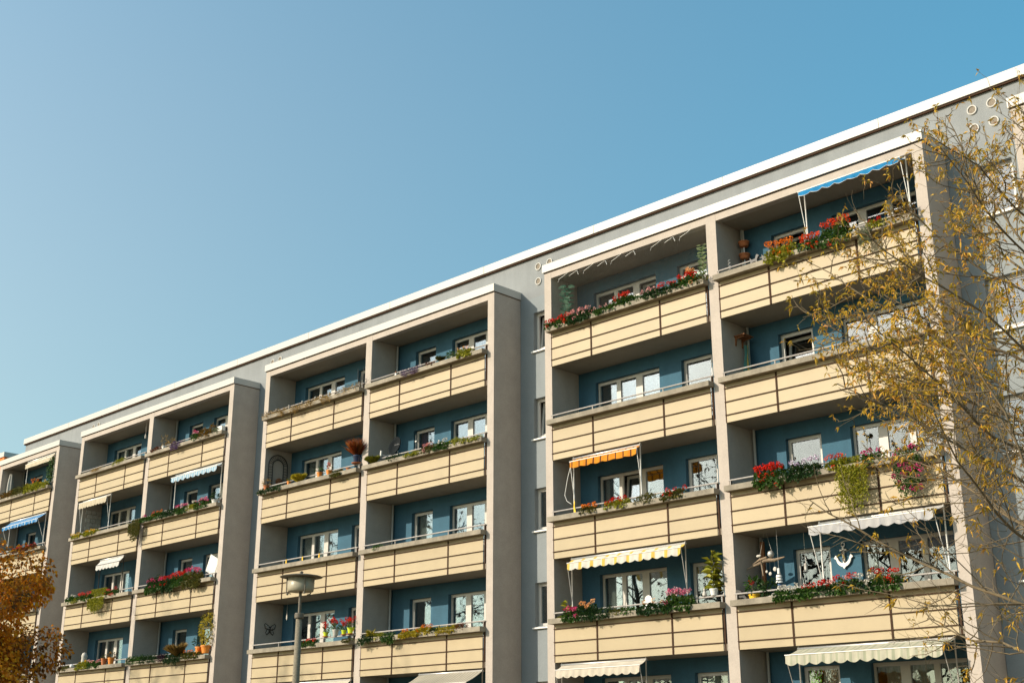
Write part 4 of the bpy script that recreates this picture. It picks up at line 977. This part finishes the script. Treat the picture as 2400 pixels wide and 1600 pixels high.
mb.add(vs, [(j*n+i, j*n+(i+1)%n, (j+1)*n+(i+1)%n, (j+1)*n+i) for j in range(8) for i in range(n)]).build('folded_cloth','stone',o,smooth=True)
rng = np.random.default_rng(60); o = thing('climbing_vine', 'green vine climbing the right pole, ' + where(4,'B',5), 'plant', spot('T4B5', 5.45, -.02, 1.14))
n = 420; zz = rng.uniform(0,1.35,n); C = np.stack([rng.normal(size=n)*.12*(1.3-zz*.5), rng.normal(size=n)*.08, zz],1)
leafpart(o, rng, C, rng.normal(size=(n,3))+np.array([0,-.4,-.2]), .07, .7, 'green'); MB().tube([(0,0,0),(.03,0,.7),(0,.01,1.35)], .01, 5).build('stem','stem',o)

# ------------------------------------------------------------------ street lamp
LX, LY = 7.80, -14.18
o = thing('street_lamp', 'concrete street lamp with flat disc hat and drum shade', 'lamp', (LX, LY, .11))
M['aggregate'] = plain('exposed_aggregate', (.20,.172,.125), .95, .28, 42, .006, 120)
M['opal'] = plain('opal_acrylic', (.33,.295,.215), .4, .12, 7)
M['lampmetal'] = plain('weathered_lamp_metal', (.135,.115,.085), .6, .3, 9)
MB().lathe([(.067,0),(.062,1.2),(.055,2.4),(.048,3.58),(0,3.58)], 20).build('pole','aggregate',o,smooth=True)
MB().lathe([(0,3.545),(.068,3.545),(.072,3.56),(.072,3.61),(.066,3.625),(0,3.625)], 20).build('collar','lampmetal',o)
MB().lathe([(.023,3.60),(.023,3.95)], 14).build('neck','lampmetal',o,smooth=True)
MB().lathe([(0,3.95),(.18,3.945),(.196,3.952),(.204,4.00),(.207,4.15),(.0,4.15)], 28).build('shade','opal',o,smooth=True)
MB().lathe([(0,4.155),(.21,4.154),(.30,4.160),(.325,4.166),(.326,4.173),(.30,4.182),(.20,4.200),(.09,4.212),(0,4.216)], 36).build('hat','lampmetal',o,smooth=True)
MB().lathe([(0,4.205),(.03,4.213),(.022,4.235),(.034,4.248),(.0,4.265)], 14).build('finial','lampmetal',o,smooth=True)
for i in range(3):
    a = R(100 + 120*i); ca, sa = math.cos(a), math.sin(a)
    mb = MB(); mb.tube([(.222*ca,.222*sa,4.16),(.220*ca,.220*sa,3.94),(.15*ca,.15*sa,3.915)], .010, 6); mb.blob((.205*ca,.205*sa,3.915),.02,8); mb.build('strap','lampmetal',o)

# ------------------------------------------------------------------ trees
def polytube(polys, n):
    Vs=[];Fs=[];o=0
    ang=np.arange(n)*2*np.pi/n; ca=np.cos(ang)[None,:,None]; sa=np.sin(ang)[None,:,None]
    for P,r in polys:
        k=len(P); d=np.empty_like(P); d[1:-1]=P[2:]-P[:-2]; d[0]=P[1]-P[0]; d[-1]=P[-1]-P[-2]; d=norm(d)
        ref=np.array([0,0,1.]) if abs(d[0,2])<.8 else np.array([1.,0,0])
        a=norm(np.cross(d,ref)); b=np.cross(d,a)
        V=P[:,None,:]+(a[:,None,:]*ca+b[:,None,:]*sa)*r[:,None,None]; Vs.append(V.reshape(-1,3))
        i=np.arange(k-1)[:,None]*n+o; j=np.arange(n)[None,:]; j2=(j+1)%n
        Fs.append(np.stack([i+j,i+j2,i+n+j2,i+n+j],-1).reshape(-1,4)); o+=k*n
    return np.concatenate(Vs),np.concatenate(Fs)
def grow(rng,p,d,L,r0,r1,n,wob,up):
    P=[np.array(p,float)]; d=np.array(d,float); d/=np.linalg.norm(d)
    for i in range(n):
        d=d+rng.normal(size=3)*wob+np.array([0,0,up]); d/=np.linalg.norm(d); P.append(P[-1]+d*L/n)
    return np.array(P),np.linspace(r0,r1,n+1)
def perp_dir(rng,d,ang):
    v=rng.normal(size=3); v-=d*np.dot(v,d); v/=np.linalg.norm(v); return d*math.cos(ang)+v*math.sin(ang)
def twig_tree(name,label,loc,height,seed,nl,limbL,leafcols,leaf=(.06,.24),leafp=lambda z:1.0,cl=4,s=1.0,bark=(.14,.105,.06),group=None,trunk_r=.11,sec=.20,ter=.13,h0=.22,lean=(0,0),el=(12,58),bare_tip=.0):
    rng=np.random.default_rng(seed); o=thing(name,label,'tree',loc,group)
    mat=plain(name+'_bark',bark,.9,.3,9,.004,50); lm=leafmat(name+'_leaf',leafcols,.35)
    tr,rr=grow(rng,(0,0,0),(lean[0],lean[1],1),height,trunk_r,trunk_r*.12,14,.035,.02)
    big=[(tr,rr)]; mid=[]; fine=[]; C=[]; D=[]
    for i in range(nl):
        f=h0+(0.95-h0)*(i+rng.random())/nl; k=f*14; q=int(min(13,k)); p=tr[q]+(tr[q+1]-tr[q])*(k-q)
        az=i*2.39996+rng.normal()*.25; e=R(el[0]+(el[1]-el[0])*((f-h0)/(1-h0))**1.2+rng.normal()*6); L=limbL*(1-.55*((f-h0)/(1-h0)))*rng.uniform(.75,1.15)
        d=(math.cos(az)*math.cos(e),math.sin(az)*math.cos(e),math.sin(e)); r0=trunk_r*(.36-.22*f)
        lp,lr=grow(rng,p,d,L,r0,.006*s,12,.11,.028); big.append((lp,lr))
        m=max(4,int(L*.85/(sec*s)))
        for j in range(m):
            t=.18+.82*(j+rng.random())/m; kk=t*12; qq=int(min(11,kk)); sp=lp[qq]+(lp[qq+1]-lp[qq])*(kk-qq); ld=norm(lp[qq+1]-lp[qq])
            SL=(L*(1-t)*.42+.32*s)*rng.uniform(.55,1.3); sd_=perp_dir(rng,ld,rng.uniform(.5,1.15)); sd_[2]-=.12
            pp,pr=grow(rng,sp,sd_,SL,.0085*s,.0028*s,7,.14,.055); mid.append((pp,pr))
            mt=max(2,int(SL/(ter*s)))
            for g in range(mt):
                tt=.15+.85*(g+rng.random())/mt; kg=tt*7; qg=int(min(6,kg)); tp=pp[qg]+(pp[qg+1]-pp[qg])*(kg-qg); td=perp_dir(rng,norm(pp[qg+1]-pp[qg]),rng.uniform(.5,1.2))
                TL=rng.uniform(.10,.42)*s*(1.15-.5*tt); fp,fr=grow(rng,tp,td,TL,.0036*s,.0016*s,4,.2,.10); fine.append((fp,fr))
                zz=fp[-1][2]
                if rng.random()<leafp(zz):
                    for node in (fp[-1],fp[2],fp[3])[:rng.integers(1,4)]:
                        c=rng.integers(2,cl+2); C.append(np.repeat(node[None],c,0)+rng.normal(size=(c,3))*.006); D.append(rng.normal(size=(c,3))*.8+np.array([0,0,-.45])+norm(fp[-1]-fp[0])*.5)
    link(numesh('trunk',*polytube(big,7),mat,smooth=True),'trunk',o); link(numesh('branches',*polytube(mid,4),mat,smooth=True),'branches',o,kind='stuff'); link(numesh('twigs',*polytube(fine,3),mat),'twigs',o,kind='stuff')
    if C:
        C=np.concatenate(C);D=np.concatenate(D);V,F=leaf_arrays(C,D,leaf[0],leaf[1],rng,.35)
        link(numesh('crown',V,F,lm,np.repeat(rng.random(len(C)),4)),'crown',o,kind='stuff')
    return o
OCHRE=[(.20,.165,.015),(.44,.28,.024),(.66,.40,.036),(.50,.22,.045)]
twig_tree('autumn_tree','sparse autumn tree with thin twigs and small ochre leaves at the right',(19.0,-12.1,0),8.6,11,46,4.9,OCHRE,(.066,.27),lambda z: .97 if 5.1<z<7.4 else (.72 if z>=7.4 else .17),5,1.0,trunk_r=.085,sec=.155,ter=.115,h0=.27,el=(10,50),lean=(.02,0),group='autumn trees')
BROWN=[(.05,.028,.008),(.13,.065,.012),(.22,.11,.018)]
# trees across the street, seen mirrored in the windows and through their shadows on the lowest panels
twig_tree('street_tree','brown-leaved tree across the street mirrored in the second tower windows',(-35.5,-25.0,0),20.0,21,30,6.4,BROWN,(.12,.6),lambda z:.8,5,2.1,trunk_r=.24,sec=.2,ter=.15,group='trees across the street')
twig_tree('street_tree','nearly bare tree across the street mirrored in the nearest tower windows',(-20.0,-26.5,0),18.4,22,30,6.2,BROWN,(.10,.6),lambda z:.14,3,2.0,trunk_r=.24,sec=.2,ter=.16,group='trees across the street')
twig_tree('street_tree','thin brown tree across the street mirrored beside the anchor',(-10.0,-26.0,0),15.5,23,28,5.8,BROWN,(.15,.6),lambda z:.85,4,1.9,trunk_r=.2,sec=.22,ter=.18,group='trees across the street')
twig_tree('street_tree','farthest brown-leaved tree across the street',(-50.0,-25.0,0),16,24,26,6.0,BROWN,(.19,.6),lambda z:.8,4,2.1,trunk_r=.22,sec=.26,ter=.22,group='trees across the street')
twig_tree('street_tree','tall thin-leaved tree across the street opposite the gap between towers',(-28.0,-25.5,0),19.5,25,28,5.8,BROWN,(.11,.6),lambda z:.5,4,2.0,trunk_r=.22,sec=.23,ter=.19,group='trees across the street')
twig_tree('street_tree','brown-leaved lower tree across the street opposite the nearest tower',(-15.5,-26.0,0),15.8,26,28,5.8,BROWN,(.12,.6),lambda z:.8,4,2.0,trunk_r=.22,sec=.23,ter=.19,group='trees across the street')
twig_tree('street_tree','rightmost brown-leaved tree across the street opposite the nearest tower',(-4.0,-26.5,0),15.4,27,30,6.0,BROWN,(.16,.6),lambda z:.92,4,2.0,trunk_r=.22,sec=.23,ter=.19,group='trees across the street')
# dense orange-brown tree at the left edge
def dense_tree(name,label,loc,c,rad,seed,n,cols,lumps=46,leaf=(.072,.85)):
    rng=np.random.default_rng(seed); o=thing(name,label,'tree',loc,'autumn trees'); mat=plain(name+'_bark',(.07,.05,.03),.9,.3,9,.006,40); lm=leafmat(name+'_leaf',cols,.38)
    tr,rr=grow(rng,(0,0,0),(0,0,1),c[2]+rad[2]*.7,.13,.02,10,.03,.02); polys=[(tr,rr)]; C=[];D=[]
    v=norm(rng.normal(size=(lumps,3))); cen=np.array(c)+v*np.array(rad)*(rng.uniform(.35,.95,(lumps,1)))
    for q in cen:
        k=min(9,max(2,int(10*(q[2]-.6)/(c[2]+rad[2]*.7)*.75))); p0=tr[k]
        mid_=(p0+q)/2+np.array([0,0,.15])+rng.normal(size=3)*.1; polys.append((np.array([p0,mid_,q]),np.array([.035,.02,.006])))
        rl=rng.uniform(.38,.75); m=int(n/lumps*rl*1.8); w_=norm(rng.normal(size=(m,3))); r_=rng.uniform(.3,1.05,(m,1))**.55
        C.append(q+w_*r_*rl*np.array([1,1,.8])); D.append(w_+rng.normal(size=(m,3))*.6+np.array([0,0,-.5]))
    link(numesh('trunk',*polytube(polys,6),mat,smooth=True),'trunk',o); C=np.concatenate(C);D=np.concatenate(D)
    # colour drifts from lump to lump
    t=np.clip(.5+.28*np.sin(C[:,0]*2.1+C[:,2]*1.3)+.22*rng.normal(size=len(C)),0,1)
    V,F=leaf_arrays(C,D,leaf[0],leaf[1],rng,.3); link(numesh('crown',V,F,lm,np.repeat(t,4)),'crown',o,kind='stuff'); return o
dense_tree('maple_tree','dense dark orange autumn tree at the lower left corner',(-.88,-16.4,.11),(0,0,3.5),(2.3,2.3,2.5),31,36000,[(.08,.040,.006),(.36,.125,.009),(.70,.25,.014),(.82,.44,.024)])
